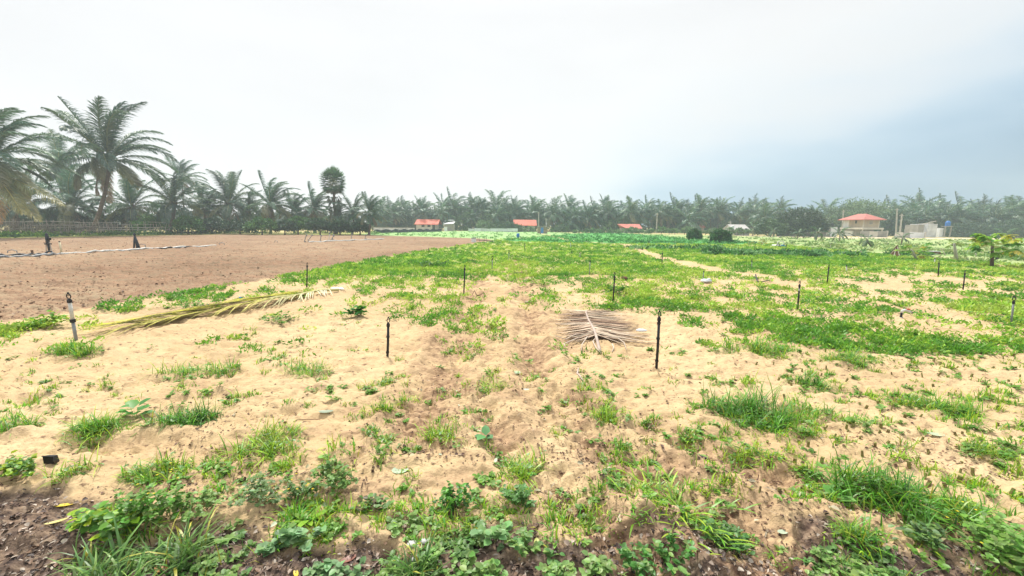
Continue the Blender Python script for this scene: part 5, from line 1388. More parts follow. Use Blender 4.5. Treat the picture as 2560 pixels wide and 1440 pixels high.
# --- ploughed field things
def pole_stand(px, py, top, lab, kind):
    x, y, z = G(px, py); s_ = y / FPX; zt = W(px, top, y)[2] - z
    t = thing('covered_sprinkler_stand', lab, 'sprinkler stand', (x, y, z), 0, 'covered stands on the ploughed field')
    if kind == 0:
        b = MB()
        for sx, sy in ((-9, 0), (7.5, 0), (0, 6)):
            b.tube([(sx * s_, sy * s_, 0), (sx * s_ * .55, sy * s_ * .5, zt * .5), (0, 0, zt * .72)], .022, 7)
        b.build('tripod_leg', M['wood'], t)
        MB().tube([(0, 0, zt * .48), (0, 0, zt * .75), (0, 0, zt * .97), (0, 0, zt)], [3.6 * s_, 3.6 * s_, 2.6 * s_, 1.2 * s_], 10).build('dark_cover', M['tarp'], t, True)
        MB().tube([(-.3 * s_, 0, 0), (0, 0, zt * .5)], [2.0 * s_, 2.4 * s_], 8).build('pole', M['black'], t, True)
        MB().box(-5.5 * s_, 5.2 * s_, -.08, .08, zt * .45, zt * .51).build('collar', M['black'], t)
        MB().tube([(3 * s_, 0, zt * .68), (7 * s_, 0, zt * .70), (7.5 * s_, 0, zt * .78)], .05, 7).build('side_valve', M['black'], t)
    else:
        for sx, sy, r0 in ((-5.5, 0, 2.0), (3.2, -1, 2.2), (7.0, 1, 2.2), (1, 5, 1.6)):
            MB().tube([(sx * s_, sy * s_, 0), (sx * s_ * .5, sy * s_ * .5, zt * .5), (0, 0, zt * .92)], [r0 * s_, 1.7 * s_, 1.3 * s_], 8).build('leg', M['tarp'], t, True)
        MB().blob((0, 0, zt * .92), 2.6 * s_, 2 * s_, zt * .13, 10, 6, .2, 3).build('bound_top', M['tarp'], t, True)
    return t
pole_stand(124, 632, 583, 'dark covered sprinkler stand on thin tripod legs, next to the cream pipe', 0)
pole_stand(341, 622, 584, 'dark stand of bundled legs bound at the top, by the low pipe frame', 1)
x, y, z = G(154, 633); zt = W(152, 603, y)[2] - z; s_ = y / FPX
t = thing('cream_pipe', 'upright cream-coloured pipe with a small dark cap beside the tripod stand', 'pipe', (x, y, z))
MB().tube([(0, 0, -.03), (-.02, 0, zt * .9)], [.045, .04], 10).build('pipe', mat_simple('cream_pvc', (.68, .62, .42), (.58, .53, .38), .5, 3), t, True)
MB().tube([(-.02, 0, zt * .9), (-.02, 0, zt * 1.0)], .035, 8).build('cap', M['black'], t)
def hoop(x0, x1, py, top, lab, h1=None):
    a_ = G(x0, py); b_ = G(x1, py); za = W(x0, top, a_[1])[2]; b = MB()
    b.tube([a_, (a_[0], a_[1], za), ((a_[0] + b_[0]) / 2, (a_[1] + b_[1]) / 2, za + .05), (b_[0], b_[1], za), b_], .022, 7)
    solo(b, 'pipe_hoop', M['grey'], a_, lab, 'pipe frame', 'low pipe frames on the ploughed field')
hoop(20, 43, 634, 627, 'low pipe frame at the left edge of the ploughed field')
hoop(347, 364, 621, 612, 'low pipe frame right beside the bundled stand')
hoop(549, 561, 613, 608, 'small pipe frame alone on the ploughed field, right of the long hose')
hoop(687, 694, 607, 603, 'smallest pipe frame on the far ploughed field')
def ground_pipe(pts, r_, mat, lab, name, cat='pipe', flat=1.0, lift=.02):
    """flat-lying pipe or hose following the soil"""
    g = []
    for (a0, b0), (a1, b1) in zip(pts[:-1], pts[1:]):
        for f in np.linspace(0, 1, 9)[:-1]: g.append(G(a0 + (a1 - a0) * f, b0 + (b1 - b0) * f))
    g.append(G(*pts[-1]))
    b = MB().tube([(p[0], p[1], p[2] + lift + r_ * .5) for p in g], r_, 8)
    return solo(b, name, mat, g[0], lab, cat)
ground_pipe([(-30, 641), (60, 637), (130, 633)], .045, M['black'], 'black pipe lying on the ploughed field at the left edge', 'black_pipe')
ground_pipe([(152, 634.5), (250, 630), (340, 625), (430, 620), (540, 615)], .055, M['white'], 'long flat white hose lying across the ploughed field', 'white_hose', 'hose')
ground_pipe([(385, 623), (440, 620), (492, 617.5)], .05, M['black'], 'black pipe lying just in front of the long white hose', 'black_pipe')
ground_pipe([(-30, 647), (80, 641), (150, 637)], .06, M['grey'], 'grey hose in front of the black pipe at the left edge', 'grey_hose', 'hose')
ground_pipe([(772, 606), (860, 602.5), (960, 598)], .06, M['white'], 'pale pipe lying on the far right part of the ploughed field', 'pale_pipe')
for bx, by, tx, ty, lab in [(760, 606, 766, 588, 'thin grey riser leaning right, first of the far row on the ploughed field'), (768, 604, 780, 588, 'dark riser leaning hard right, second of the far row'), (800, 603, 803, 589, 'thin riser, third of the far row'),
                            (822, 603, 824, 583, 'pale upright riser in the middle of the far row'), (825, 602, 835, 589, 'dark riser leaning right beside the pale one'), (831, 601, 833, 588, 'short dark riser right of the leaning one beside the pale riser'), (877, 600, 880, 586, 'dark riser in the right part of the far row'), (912, 598, 915, 587, 'last dark riser of the far row')]:
    x, y, z = G(bx, by); tp = W(tx, ty, y)
    t = thing('riser_pipe', lab, 'riser pipe', (x, y, z), 0, 'leaning riser pipes on the far ploughed field')
    b = MB().tube([(x, y, z - .03), (tp[0], y, tp[2])], .032, 7); bw(b, 'pipe', M['white' if 'pale' in lab[:5] else 'grey'], t)
    b = MB().blob((tp[0], y, tp[2]), .07, .06, .10, 8, 5, .1, 2); bw(b, 'head', M['grey'], t)
    b = MB().tube([(x, y, z + .02), (x + .25, y - .1, z + .03)], .03, 6); bw(b, 'foot', M['grey'], t)
x, y, z = G(81, 634); solo(MB().tube([(x, y, z), (x, y, z + .16)], .05, 8), 'pipe_stub', M['husk'], (x, y, z), 'tiny brown stub between the pipe frame and the tripod stand', 'stub')

# --- stick fence along the left palms
rr_ = random.Random(31)
f0, f1, f2 = P(-150, 594), P(300, 588), P(562, 584)
def fpt(u):
    return (f0[0] + (f1[0] - f0[0]) * u / .63, f0[1] + (f1[1] - f0[1]) * u / .63) if u < .63 else (f1[0] + (f2[0] - f1[0]) * (u - .63) / .37, f1[1] + (f2[1] - f1[1]) * (u - .63) / .37)
t = thing('stick_fence', 'rough grey fence of thin upright sticks and pale rails under the left palms', 'fence', (f1[0], f1[1], 0))
for i in range(96):
    u = (i + rr_.uniform(0, .7)) / 96; X, Y = fpt(u); h_ = rr_.uniform(1.35, 1.95) * (1 if u < .6 else .9)
    b = MB().tube([(X, Y, -.05), (X + rr_.uniform(-.12, .12), Y, h_ * .5), (X + rr_.uniform(-.28, .28), Y + rr_.uniform(-.1, .1), h_)], [rr_.uniform(.028, .05), .03, .018], 6)
    bw(b, 'post', M['wood'], t)
for hgt, lab in ((.28, 0), (.62, 0), (.95, 0), (1.25, 0), (1.58, 0)):
    for u0 in np.arange(0, 1, .09):
        pts = [];
        o_ = rr_.uniform(-.09, .09); u1 = min(1, u0 + rr_.uniform(.085, .12))
        if hgt > 1.1 and rr_.random() < .3: continue
        for f in np.linspace(u0, u1, 6):
            X, Y = fpt(f); pts.append((X, Y - .06, hgt + o_ + rr_.uniform(-.035, .035)))
        b = MB().tube(pts, rr_.uniform(.016, .03), 5); bw(b, 'rail', M['rail'], t)
a = Acc(); rng = np.random.default_rng(8); n = 1500
u = rng.uniform(.03, .62, n); pts = np.array([fpt(v) for v in u])
base = np.stack([pts[:, 0], pts[:, 1] + rng.uniform(-.05, .1, n), rng.uniform(0, 1.3, n)], -1) - np.array(t.location)
d = np.stack([rng.normal(0, .9, n), rng.normal(0, .1, n), rng.uniform(.2, 1, n)], -1); d[::2] = d[::2] * np.array([1, 1, .12])
quads(a, base, d, np.tile([0, -1., .1], (n, 1)), rng.uniform(.35, 1.1, n), rng.uniform(.02, .045, n), cvar(n, (.24, .21, .18), .45))
tag(a.build('woven_brush', M['dry'], t), kind='stuff')

# --- houses and other built things
def gable(b, x0, x1, y0, y1, ze, zr, over=.0, th=.12):
    ym = (y0 + y1) / 2
    return b.poly([(x0, y0, ze), (x1, y0, ze), (x1, ym, zr), (x0, ym, zr), (x0, y1, ze), (x1, y1, ze), (x0, y0, ze - th), (x1, y0, ze - th), (x1, y1, ze - th), (x0, y1, ze - th), (x0, ym, zr - th), (x1, ym, zr - th)],
                  [(0, 1, 2, 3), (3, 2, 5, 4), (6, 7, 1, 0), (8, 9, 4, 5), (6, 0, 3, 10), (10, 3, 4, 9), (7, 11, 2, 1), (11, 8, 5, 2), (6, 10, 11, 7), (10, 9, 8, 11)])
def xy(px, Y): return W(px, 570, Y)[0]
def zz(px, py, Y): return W(px, py, Y)[2]
# first red-roofed house
Y = 110; x0, x1 = xy(1036, Y), xy(1091, Y); ze, zr = zz(1060, 560.5, Y), zz(1060, 548, Y)
t = thing('red_roofed_house', 'small grey house with a bright orange-red tiled roof behind the black netting', 'house', ((x0 + x1) / 2, Y, 0))
bw(MB().box(x0 + .35, x1 - .3, Y + .5, Y + 5.5, -.2, ze - .05).poly([(x1 - .3, Y + .5, ze - .05), (x1 - .3, Y + 5.5, ze - .05), (x1 - .3, Y + 3, zr - .35)], [(0, 1, 2)]).poly([(x0 + .35, Y + .5, ze - .05), (x0 + .35, Y + 3, zr - .35), (x0 + .35, Y + 5.5, ze - .05)], [(0, 1, 2)]), 'wall', M['plaster'], t)
bw(gable(MB(), x0, x1 + .5, Y, Y + 6, ze, zr), 'roof', M['redtile'], t)
for wx in (1053, 1068): w0 = xy(wx, Y); bw(MB().box(w0, w0 + .8, Y + .44, Y + .52, 1.0, 1.9), 'window', M['darkopen'], t)
w0 = xy(1080, Y); bw(MB().box(w0, w0 + .75, Y + .44, Y + .52, 0, 2.0), 'door', M['darkopen'], t)
# black netting fence
t = thing('netting_fence', 'long low fence of sagging black netting in front of the first red-roofed house', 'fence', (*P(1010, 582), 0))
N0, N1 = P(936, 583), P(1104, 579); rr_ = random.Random(4); V_ = []; F_ = []; ns = 60
for i in range(ns + 1):
    f = i / ns; X = N0[0] + (N1[0] - N0[0]) * f; Yy = N0[1] + (N1[1] - N0[1]) * f; h_ = .62 + .10 * math.sin(i * .9) + rr_.uniform(-.05, .05); dy = .12 * math.sin(i * 1.3)
    V_ += [(X, Yy + dy, 0), (X, Yy + dy * .5 - .12, h_ * .5), (X, Yy, h_), (X, Yy + .08, h_), (X, Yy + .1 + dy, 0)]
for i in range(ns):
    for k in range(4): a_ = i * 5 + k; F_.append((a_, a_ + 5, a_ + 6, a_ + 1))
bw(MB().poly(V_, F_), 'netting', M['tarp'], t)
for i in range(0, ns + 1, 6):
    X, Yy = V_[i * 5][0], V_[i * 5][1] + .06; bw(MB().tube([(X, Yy, 0), (X, Yy, .95)], .04, 6), 'post', M['wood'], t)
# pale strip wall left of the house
Y = 104; x0, x1 = xy(934, Y), xy(1036, Y)
t = thing('low_pale_wall', 'low pale wall seen above the black netting at its left', 'wall', ((x0 + x1) / 2, Y, 0))
bw(MB().box(x0, x1, Y, Y + .2, -.1, zz(985, 569.5, Y)), 'panel', M['sheet'], t); bw(MB().box(x0 - .03, x1 + .03, Y - .05, Y + .25, zz(985, 569.5, Y), zz(985, 569.5, Y) + .08), 'coping', M['greywall'], t)
# shed with two white sheet roofs
Y = 108; t = thing('sheet_shed', 'open shed with two small white metal sheet roofs right of the first red roof', 'shed', (xy(1121, Y), Y, 0))
x0, x1 = xy(1107, Y), xy(1134, Y)
bw(MB().poly([(x0, Y, zz(1107, 560, Y)), (x1, Y, zz(1134, 559, Y)), (x1 + .1, Y + 2.6, zz(1134, 553, Y)), (x0 + .8, Y + 2.6, zz(1107, 556, Y)), (x0, Y, zz(1107, 561, Y)), (x1, Y, zz(1134, 560, Y)), (x1 + .1, Y + 2.6, zz(1134, 554, Y)), (x0 + .8, Y + 2.6, zz(1107, 557, Y))], [(0, 1, 2, 3), (4, 7, 6, 5), (0, 4, 5, 1), (1, 5, 6, 2), (2, 6, 7, 3), (3, 7, 4, 0)]), 'lower_roof', M['sheet'], t)
u0, u1 = xy(1116, Y), xy(1131, Y)
bw(MB().box(u0, u1, Y + 2.8, Y + 4, zz(1120, 551.5, Y), zz(1120, 548.8, Y)), 'upper_roof', M['sheet'], t)
bw(MB().box(x0 + .5, x1 - .1, Y + .6, Y + 3.5, 0, zz(1120, 561, Y)), 'dark_interior', M['greywall'], t)  # grey block added in place of the open shed's shaded interior
for X in (x0 + .3, x1 - .2): bw(MB().tube([(X, Y + .2, 0), (X, Y + .2, zz(1120, 560.5, Y))], .07, 6), 'post', M['wood'], t)
x0 = xy(1110, 104); solo(MB().box(x0, x0 + .75, 104, 104.6, 0, zz(1113, 567, 104), .03, .03), 'white_cabinet', M['whitewall'], (x0, 104, 0), 'small white upright box in front of the white-roofed shed', 'cabinet')
# white sheet wall
Y = 102; t = thing('white_sheet_wall', 'long low wall of white sheeting with a torn right end, in the middle distance', 'wall', (xy(1230, Y), Y, 0)); rr_ = random.Random(6)
edges = [1171, 1186, 1204, 1226, 1247, 1268, 1295]
for a_, b_ in zip(edges[:-1], edges[1:]):
    h0 = zz(a_, 570.5 + rr_.uniform(-.6, 1), Y); h1 = zz(b_, 571.5 + rr_.uniform(-.5, 1), Y); X0, X1 = xy(a_, Y), xy(b_, Y) - .06
    bw(MB().poly([(X0, Y, .1), (X1, Y, .1), (X1, Y, h1), (X0, Y, h0), (X0, Y + .08, .1), (X1, Y + .08, .1), (X1, Y + .08, h1), (X0, Y + .08, h0)], [(0, 1, 2, 3), (5, 4, 7, 6), (3, 2, 6, 7), (0, 4, 5, 1), (0, 3, 7, 4), (1, 5, 6, 2)]), 'panel', M['sheet' if rr_.random() < .5 else 'whitewall'], t)
    bw(MB().tube([(X0, Y + .15, 0), (X0, Y + .15, h0 + .15)], .05, 6), 'post', M['wood'], t)
# half hidden red roofs
Y = 108; x0, x1 = xy(1283, Y), xy(1342, Y)
t = thing('red_roofed_house', 'house with a faded red roof half hidden by a dark tree, left of the hut', 'house', ((x0 + x1) / 2, Y, 0))
bw(MB().box(x0 + .4, x1 - .4, Y + .5, Y + 6, -.1, zz(1310, 564, Y)), 'wall', M['plaster'], t)
bw(gable(MB(), x0, x1, Y, Y + 6.5, zz(1310, 563.5, Y), zz(1310, 549, Y)), 'roof', M['redtile'], t)
bw(MB().box(xy(1312, Y), xy(1320, Y), Y + .44, Y + .52, .9, 1.6), 'window', M['darkopen'], t)
# hut with blue door
x, y = P(1356, 583.5); x0, x1 = xy(1344.5, y), xy(1368.5, y); zt = zz(1356, 567, y); s_ = y / FPX
t = thing('pump_hut', 'small mud-brown hut with a bright blue door at the end of the foot path', 'hut', (x, y, 0))
bw(MB().box(x0, x1, y, y + 1.8, -.1, zt - .06), 'wall', M['thatch'], t); bw(MB().box(x0 - .08, x1 + .08, y - .12, y + 1.9, zt - .06, zt + .04), 'roof', M['greywall'], t)
d_ = bw(MB().box(xy(1352, y), xy(1358.5, y), y - .05, y + .02, 0, zt - .14), 'door', M['bluedoor'], t)
h_ = MB().tube([(xy(1357.5, y) - x, -.05, zt * .5), (xy(1357.5, y) - x, -.09, zt * .5)], .025, 6).build('handle', M['black'], d_)
# blue barrel
x, y, z = G(1295, 594); zt = zz(1295, 583.5, y) - z; s_ = y / FPX
t = thing('blue_barrel', 'bright blue barrel standing at the edge of the far crop', 'barrel', (x, y, z))
MB().tube([(0, 0, 0), (0, 0, zt * .1), (0, 0, zt * .35), (0, 0, zt * .65), (0, 0, zt * .9), (0, 0, zt * .97)], [3.0 * s_, 3.5 * s_, 3.8 * s_, 3.8 * s_, 3.4 * s_, 2.4 * s_], 16).build('drum', M['blue'], t, True)
MB().ring((0, 0, zt * .33), (1, 0, 0), (0, 1, 0), 3.8 * s_, 3.8 * s_, .02).ring((0, 0, zt * .66), (1, 0, 0), (0, 1, 0), 3.8 * s_, 3.8 * s_, .02).build('hoop', M['blue'], t)
MB().tube([(0, 0, zt * .97), (0, 0, zt * 1.02)], 1.3 * s_, 10).build('cap', M['plastic_w'], t)
# white pump box with pipe and frame at the corner of the ploughed field
x, y, z = G(1184, 606.5); s_ = y / FPX; zt = zz(1184, 596, y) - z
t = thing('pump_box', 'white box with a small pipe frame at the far corner of the ploughed field', 'pump box', (x, y, z))
MB().box(-5.5 * s_, 5.5 * s_, 0, .35, .03, zt, .01, .01).build('box', M['whitewall'], t)
MB().box(-5.8 * s_, 5.8 * s_, -.02, .38, zt, zt + .05).build('lid', M['grey'], t)
b = MB(); X0, X1 = 3 * s_, 14.5 * s_; zf = zz(1190, 592.5, y) - z
b.tube([(X0, .2, zt), (X0, .2, zf), (X1, .2, zf), (X1, .2, 0)], .025, 6); b.tube([(X0 + 4 * s_, .2, zf), (X1 - 2 * s_, .2, zf * .6)], .02, 6); b.build('pipe_frame', M['grey'], t)
MB().tube([(6 * s_, 0, .25), (26 * s_, 0, .22), (48 * s_, .5, .10)], .035, 7).build('black_pipe', M['black'], t)
MB().tube([(18 * s_, 0, .02), (34 * s_, 0, .02), (50 * s_, 1.0, .05)], .035, 7).build('white_pipe', M['white'], t)
for k in (26, 32): MB().tube([(k * s_, .1, 0), (k * s_, .1, zt * 1.25)], .018, 6).build('rod', M['grey'], t)
# long low red roof
Y = 105; x0, x1 = xy(1550, Y), xy(1606, Y); ze, zr = zz(1580, 570.5, Y), zz(1580, 560, Y)
t = thing('red_roofed_house', 'long low house with a pinkish red sheet roof among the middle palms', 'house', ((x0 + x1) / 2, Y, 0))
bw(MB().box(x0 + 1.2, x1 - .4, Y + .5, Y + 5, -.1, ze - .02), 'wall', M['greywall'], t)
bw(MB().poly([(x0 + 1.6, Y, ze), (x1, Y, ze), (x1 + .1, Y + 3, zr), (x0, Y + 3, zr), (x1, Y + 6, ze), (x0 + 1.6, Y + 6, ze), (x0 + 1.6, Y, ze - .12), (x1, Y, ze - .12)], [(0, 1, 2, 3), (3, 2, 4, 5), (6, 7, 1, 0), (1, 4, 2), (0, 3, 5)]), 'roof', M['redsheet'], t)
bw(MB().box(xy(1588, Y), xy(1594, Y), Y + .44, Y + .52, .1, ze - .15), 'door', M['darkopen'], t)
# red bits between palms
Y = 114; x0, x1 = xy(1728, Y), xy(1764, Y)
t = thing('red_roofed_house', 'small house with broken reddish roof glimpsed above the smaller round shrub', 'house', ((x0 + x1) / 2, Y, 0))
bw(MB().box(x0 + .2, x1 - .2, Y + .5, Y + 5, -.1, zz(1745, 568, Y)), 'wall', M['creamwall'], t); bw(gable(MB(), x0, x1, Y, Y + 5.5, zz(1745, 567.5, Y), zz(1745, 560, Y)), 'roof', M['redsheet'], t)
# grey-white house
Y = 86; x0, xm, x1 = xy(1823, Y), xy(1838, Y), xy(1880, Y)
t = thing('white_house', 'low white house with a grey roof behind small palms, left of the dark spreading tree', 'house', ((x0 + x1) / 2, Y, 0))
ze, zr = zz(1850, 577, Y), zz(1850, 561, Y)
bw(MB().box(xm, x1 - .2, Y + .4, Y + 5, -.1, ze).poly([(xm, Y + .4, ze), (xm, Y + 5, ze), (xm, Y + 2.7, zr - .1)], [(0, 1, 2)]), 'wall', M['whitewall'], t)
bw(gable(MB(), xm - .25, x1, Y, Y + 5.4, ze, zr), 'roof', mat_simple('grey_sheet_roof', (.46, .44, .43), (.36, .34, .33), .7, 1), t)
bw(MB().poly([(x0, Y + .3, 0), (xm - .3, Y + .1, 0), (xm - .1, Y + .1, zr * .93), (x0 + .5, Y + .3, zz(1825, 567, Y)), (x0, Y + .5, 0), (xm - .3, Y + .3, 0), (xm - .1, Y + .3, zr * .93), (x0 + .5, Y + .5, zz(1825, 567, Y))], [(0, 1, 2, 3), (5, 4, 7, 6), (3, 2, 6, 7), (0, 3, 7, 4), (1, 5, 6, 2)]), 'side_wall', M['whitewall'], t)
for wx in (1843, 1850, 1866): w0 = xy(wx, Y); bw(MB().box(w0, w0 + .45, Y + .33, Y + .42, .9, 1.5), 'window', M['darkopen'], t)
# two-storey house
Y = 88; s_ = Y / FPX
def X_(p): return xy(p, Y)
t = thing('two_storey_house', 'two-storey cream house with a red hipped roof and open ground floor', 'house', (X_(2158), Y, 0))
ze, zr = zz(2157, 548.5, Y), zz(2157, 534, Y); zs, zs0 = zz(2157, 569, Y), zz(2157, 573.5, Y)
xl = X_(2157); WW, DD = 3.4, 5.3; xr = xl + WW; yf = Y + DD * .30
bw(MB().box(xl, xr, Y, Y + DD, zs, ze - .03), 'upper_wall', M['creamwall'], t)
bw(MB().box(xl - .02, xl + 1, Y + DD * .70, Y + DD + .01, zs + .02, ze - .04), 'white_wing', M['whitewall'], t)
for X0, Y0 in ((xl - .05, Y - .05), (xr - .1, Y - .05), (xl - .05, Y + DD * .70 - .1)): bw(MB().box(X0, X0 + .16, Y0, Y0 + .16, zs, ze - .035), 'pilaster', M['plaster'], t)
f_ = bw(MB().box(xl - .05, xl + .02, Y + 1.7, Y + 2.15, zs + (ze - zs) * .5, ze - .22), 'window', M['darkopen'], t)
MB().box(xl - t.location[0] - .09, xl - t.location[0] - .051, 1.65, 2.2, zs + (ze - zs) * .5 - .07, zs + (ze - zs) * .5 - .01).build('sill', M['plaster'], f_)
f_ = bw(MB().box(xl + 1.3, xl + 2.0, Y - .03, Y + .02, zs + (ze - zs) * .42, ze - .3), 'window', M['greywall'], t)
MB().box(xl + 1.25 - t.location[0], xl + 2.05 - t.location[0], -.07, -.031, zs + (ze - zs) * .42 - .06, zs + (ze - zs) * .42 - .005).build('sill', M['plaster'], f_)
bw(MB().box(xl - .45, xr + .75, Y - .5, Y + DD + .3, zs0, zs - .003), 'slab', M['plaster'], t)
bw(MB().box(xl + .3, xr, Y + 1.1, Y + DD, -.3, zs0 - .01), 'lower_wall', M['greywall'], t)
bw(MB().box(xl + .05, xl + .28, Y + 2.6, Y + DD - .1, -.3, zs0 - .3), 'white_panel', M['whitewall'], t)
for X0, Y0 in ((xl - .3, Y - .35), (xr + .5, Y - .35), (xl - .3, Y + DD)): bw(MB().box(X0, X0 + .22, Y0, Y0 + .22, -.3, zs0 - .005), 'column', M['plaster'], t)
bw(MB().box(xl + .6, xl + 1.3, Y + 1.05, Y + 1.09, -.3, zs0 - .15), 'dark_doorway', M['darkopen'], t)
e0, e1, ya, yb = xl - .8, xr + .8, Y - .8, Y + DD + .8; xm_ = (e0 + e1) / 2; r0, r1 = ya + 2.3, yb - 2.3
zr = ze + (zr - ze) * 1.03
bw(MB().poly([(e0, ya, ze), (e1, ya, ze), (e1, yb, ze), (e0, yb, ze), (xm_, r0, zr), (xm_, r1, zr), (e0, ya, ze - .12), (e1, ya, ze - .12), (e1, yb, ze - .12), (e0, yb, ze - .12)],
             [(0, 1, 4), (1, 2, 5, 4), (2, 3, 5), (3, 0, 4, 5), (6, 7, 1, 0), (7, 8, 2, 1), (8, 9, 3, 2), (9, 6, 0, 3), (6, 9, 8, 7)]), 'roof', mat_simple('pinkish_red_tiles', (.46, .15, .125), (.38, .12, .10), .7, 1.0), t)
Y = 84
t = thing('annex', 'small grey and white annex with a flat top left of the two-storey house', 'annex', (xy(2080, Y), Y, 0)); zt = zz(2080, 568, Y)
bw(MB().box(xy(2066, Y), xy(2077, Y), Y, Y + 2.5, -.3, zt), 'grey_wall', M['greywall'], t); bw(MB().box(xy(2077, Y) + .01, xy(2093, Y), Y - .1, Y + 2.5, -.3, zt + .02), 'white_wall', M['whitewall'], t)
x0 = xy(2086, Y); solo(MB().tube([(x0, Y + 1, zt + .02), (x0, Y + 1, zt + .45), (x0, Y + 1, zt + .68), (x0, Y + 1, zt + .8)], [.5, .52, .46, .15], 18), 'water_tank', M['black'], (x0, Y + 1, zt), 'black water tank on top of the annex beside the two-storey house', 'water tank', smooth=False)
def block_wall(x0, x1, top, Y, lab, mats, dep=.2):
    t = thing('boundary_wall', lab, 'wall', (xy((x0 + x1) / 2, Y), Y, 0), 0)
    k = len(mats)
    for i, m_ in enumerate(mats):
        a_, b_ = x0 + (x1 - x0) * i / k, x0 + (x1 - x0) * (i + 1) / k
        bw(MB().box(xy(a_, Y), xy(b_, Y) - .02, Y + .03 * (i % 2), Y + dep + .03 * (i % 2), -.6, zz(a_, top + .8 * (i % 2), Y)), 'wall_section', M[m_], t)
    bw(MB().box(xy(x1, Y), xy(x1, Y) + .25, Y - .05, Y + dep + .1, -.6, zz(x1, top - .6, Y)), 'pillar', M['plaster'], t)
block_wall(2154, 2219, 577.5, 82, 'plain grey block wall to the right of the two-storey house', ['greywall', 'plaster', 'greywall'])
block_wall(2242, 2314, 580.5, 80, 'low boundary wall of mixed grey and whitewashed sections beside the road', ['plaster', 'greywall', 'whitewall', 'whitewall'])
block_wall(1945, 2066, 582, 84, 'long low grey wall under the dark spreading tree', ['greywall', 'plaster', 'greywall', 'greywall'])
Y = 86; t = thing('ruined_house', 'roofless grey house with bare pale roof beams, right of the two tall poles', 'house', (xy(2322, Y), Y, 0))
bw(MB().box(xy(2296, Y), xy(2310, Y), Y, Y + 3, -.3, zz(2300, 562, Y)), 'wall', M['greywall'], t); bw(MB().box(xy(2320, Y), xy(2343, Y), Y, Y + 4, -.3, zz(2330, 560, Y)), 'wall', M['sheet'], t)
bw(MB().tube([(xy(2302, Y), Y - .1, zz(2302, 561, Y)), (xy(2320, Y), Y - .1, zz(2320, 556, Y)), (xy(2336, Y), Y - .1, zz(2336, 553, Y))], .07, 6), 'roof_beam', M['rail'], t)
bw(MB().tube([(xy(2306, Y), Y + 1, zz(2306, 560, Y)), (xy(2344, Y), Y + 1, zz(2344, 558, Y))], .06, 6), 'roof_beam', M['rail'], t)
Y = 88; t = thing('tank_tower', 'bright blue water tank on a small concrete tower among the right-hand palms', 'water tank', (xy(2367, Y), Y, 0)); zb = zz(2367, 565, Y)
bw(MB().tube([(xy(2368, Y), Y, zb), (xy(2368, Y), Y, zz(2367, 556, Y)), (xy(2368, Y), Y, zz(2367, 552, Y))], [.42, .44, .2], 16), 'tank', M['blue'], t)
bw(MB().box(xy(2360, Y), xy(2377, Y), Y - .5, Y + .6, zb - .15, zb - .003), 'platform', M['greywall'], t)
for p in (2361, 2375): bw(MB().box(xy(p, Y) - .08, xy(p, Y) + .08, Y - .3, Y - .1, -.4, zb - .155), 'leg', M['greywall'], t)
bw(MB().box(xy(2353, Y), xy(2362, Y), Y + .2, Y + 2, -.4, zz(2357, 570, Y)), 'base_room', M['whitewall'], t)
for i, (bx, by, tx, ty, Y, lab) in enumerate([(2064, 588, 2065, 546, 90, 'thin concrete pole between the dark tree and the two-storey house'), (2106, 575, 2109, 525, 100, 'tall concrete pole behind the red hipped roof'), (2240, 590, 2243, 521, 94, 'tall concrete pole, left of a pair right of the two-storey house'),
     (2249, 592, 2255, 535, 84, 'leaning concrete pole, right of a pair right of the two-storey house'), (1346.5, 582, 1346.5, 530, 108, 'concrete pole above the left side of the blue-doored hut'), (1365.5, 582, 1365, 545, 108, 'shorter concrete pole above the right side of the blue-doored hut'),
     (1641, 580, 1643, 532, 104, 'pale concrete pole in the middle of the treeline, left of a dark windswept palm'), (1829, 575, 1826, 552, 90, 'short pale pole leaning beside the white house')]):
    p0 = W(bx, by, Y); p1 = W(tx, ty, Y)
    t = thing('utility_pole', lab, 'utility pole', (p0[0], Y, 0), 0, 'concrete poles')
    bw(MB().tube([(p0[0], Y, -.2), p1], [.17, .11], 8), 'pole', M['concrete'], t); bw(MB().box(p1[0] - .45, p1[0] + .45, Y - .06, Y + .06, p1[2] - .35, p1[2] - .25), 'crossarm', M['concrete'], t)

# --- meadow plants and things on the right
random.seed(12)
SP = 'young coconut palms by the road'
YC = [crown_mesh('crown', 71, 11, 34, .022, .9, old=0, up=1.2, lf=.26, rach=.02), crown_mesh('crown', 72, 9, 34, .024, 1.2, old=0, up=1.0, lf=.26, rach=.02)]
for me in YC: me.materials.append(M['frond'])
for i, (bx, by, cx, cy, fl_, lab) in enumerate([(1992, 598, 1997, 583, 24, 'young coconut palm in front of the dark spreading tree'), (2039, 602, 2045, 582, 28, 'young dark coconut palm left of the annex'), (2099, 604, 2100, 584, 32, 'bushy young coconut palm hiding the annex corner'),
     (2182, 616, 2168, 601, 30, 'young coconut palm leaning left on the meadow, fronds blown right'), (2253, 612, 2256, 594, 24, 'small dark young palm left of the sapling clump'), (1932, 592, 1934, 578, 22, 'young coconut palm by the white house, left of the dark tree'),
     (1857, 588, 1862, 573, 22, 'windblown young palm in front of the white house'), (1880, 590, 1884, 570, 26, 'larger windblown young palm at the right end of the white house'), (2512, 604, 2514, 588, 34, 'dark bushy young palm behind the big papaya plant'), (2077, 616, 2079, 608, 12, 'tiny yellowish palm seedling on the meadow')]):
    palm(bx, by, cx, cy, fl_, YC[i % 2], lab, SP, random.uniform(-.8, .8), .07)
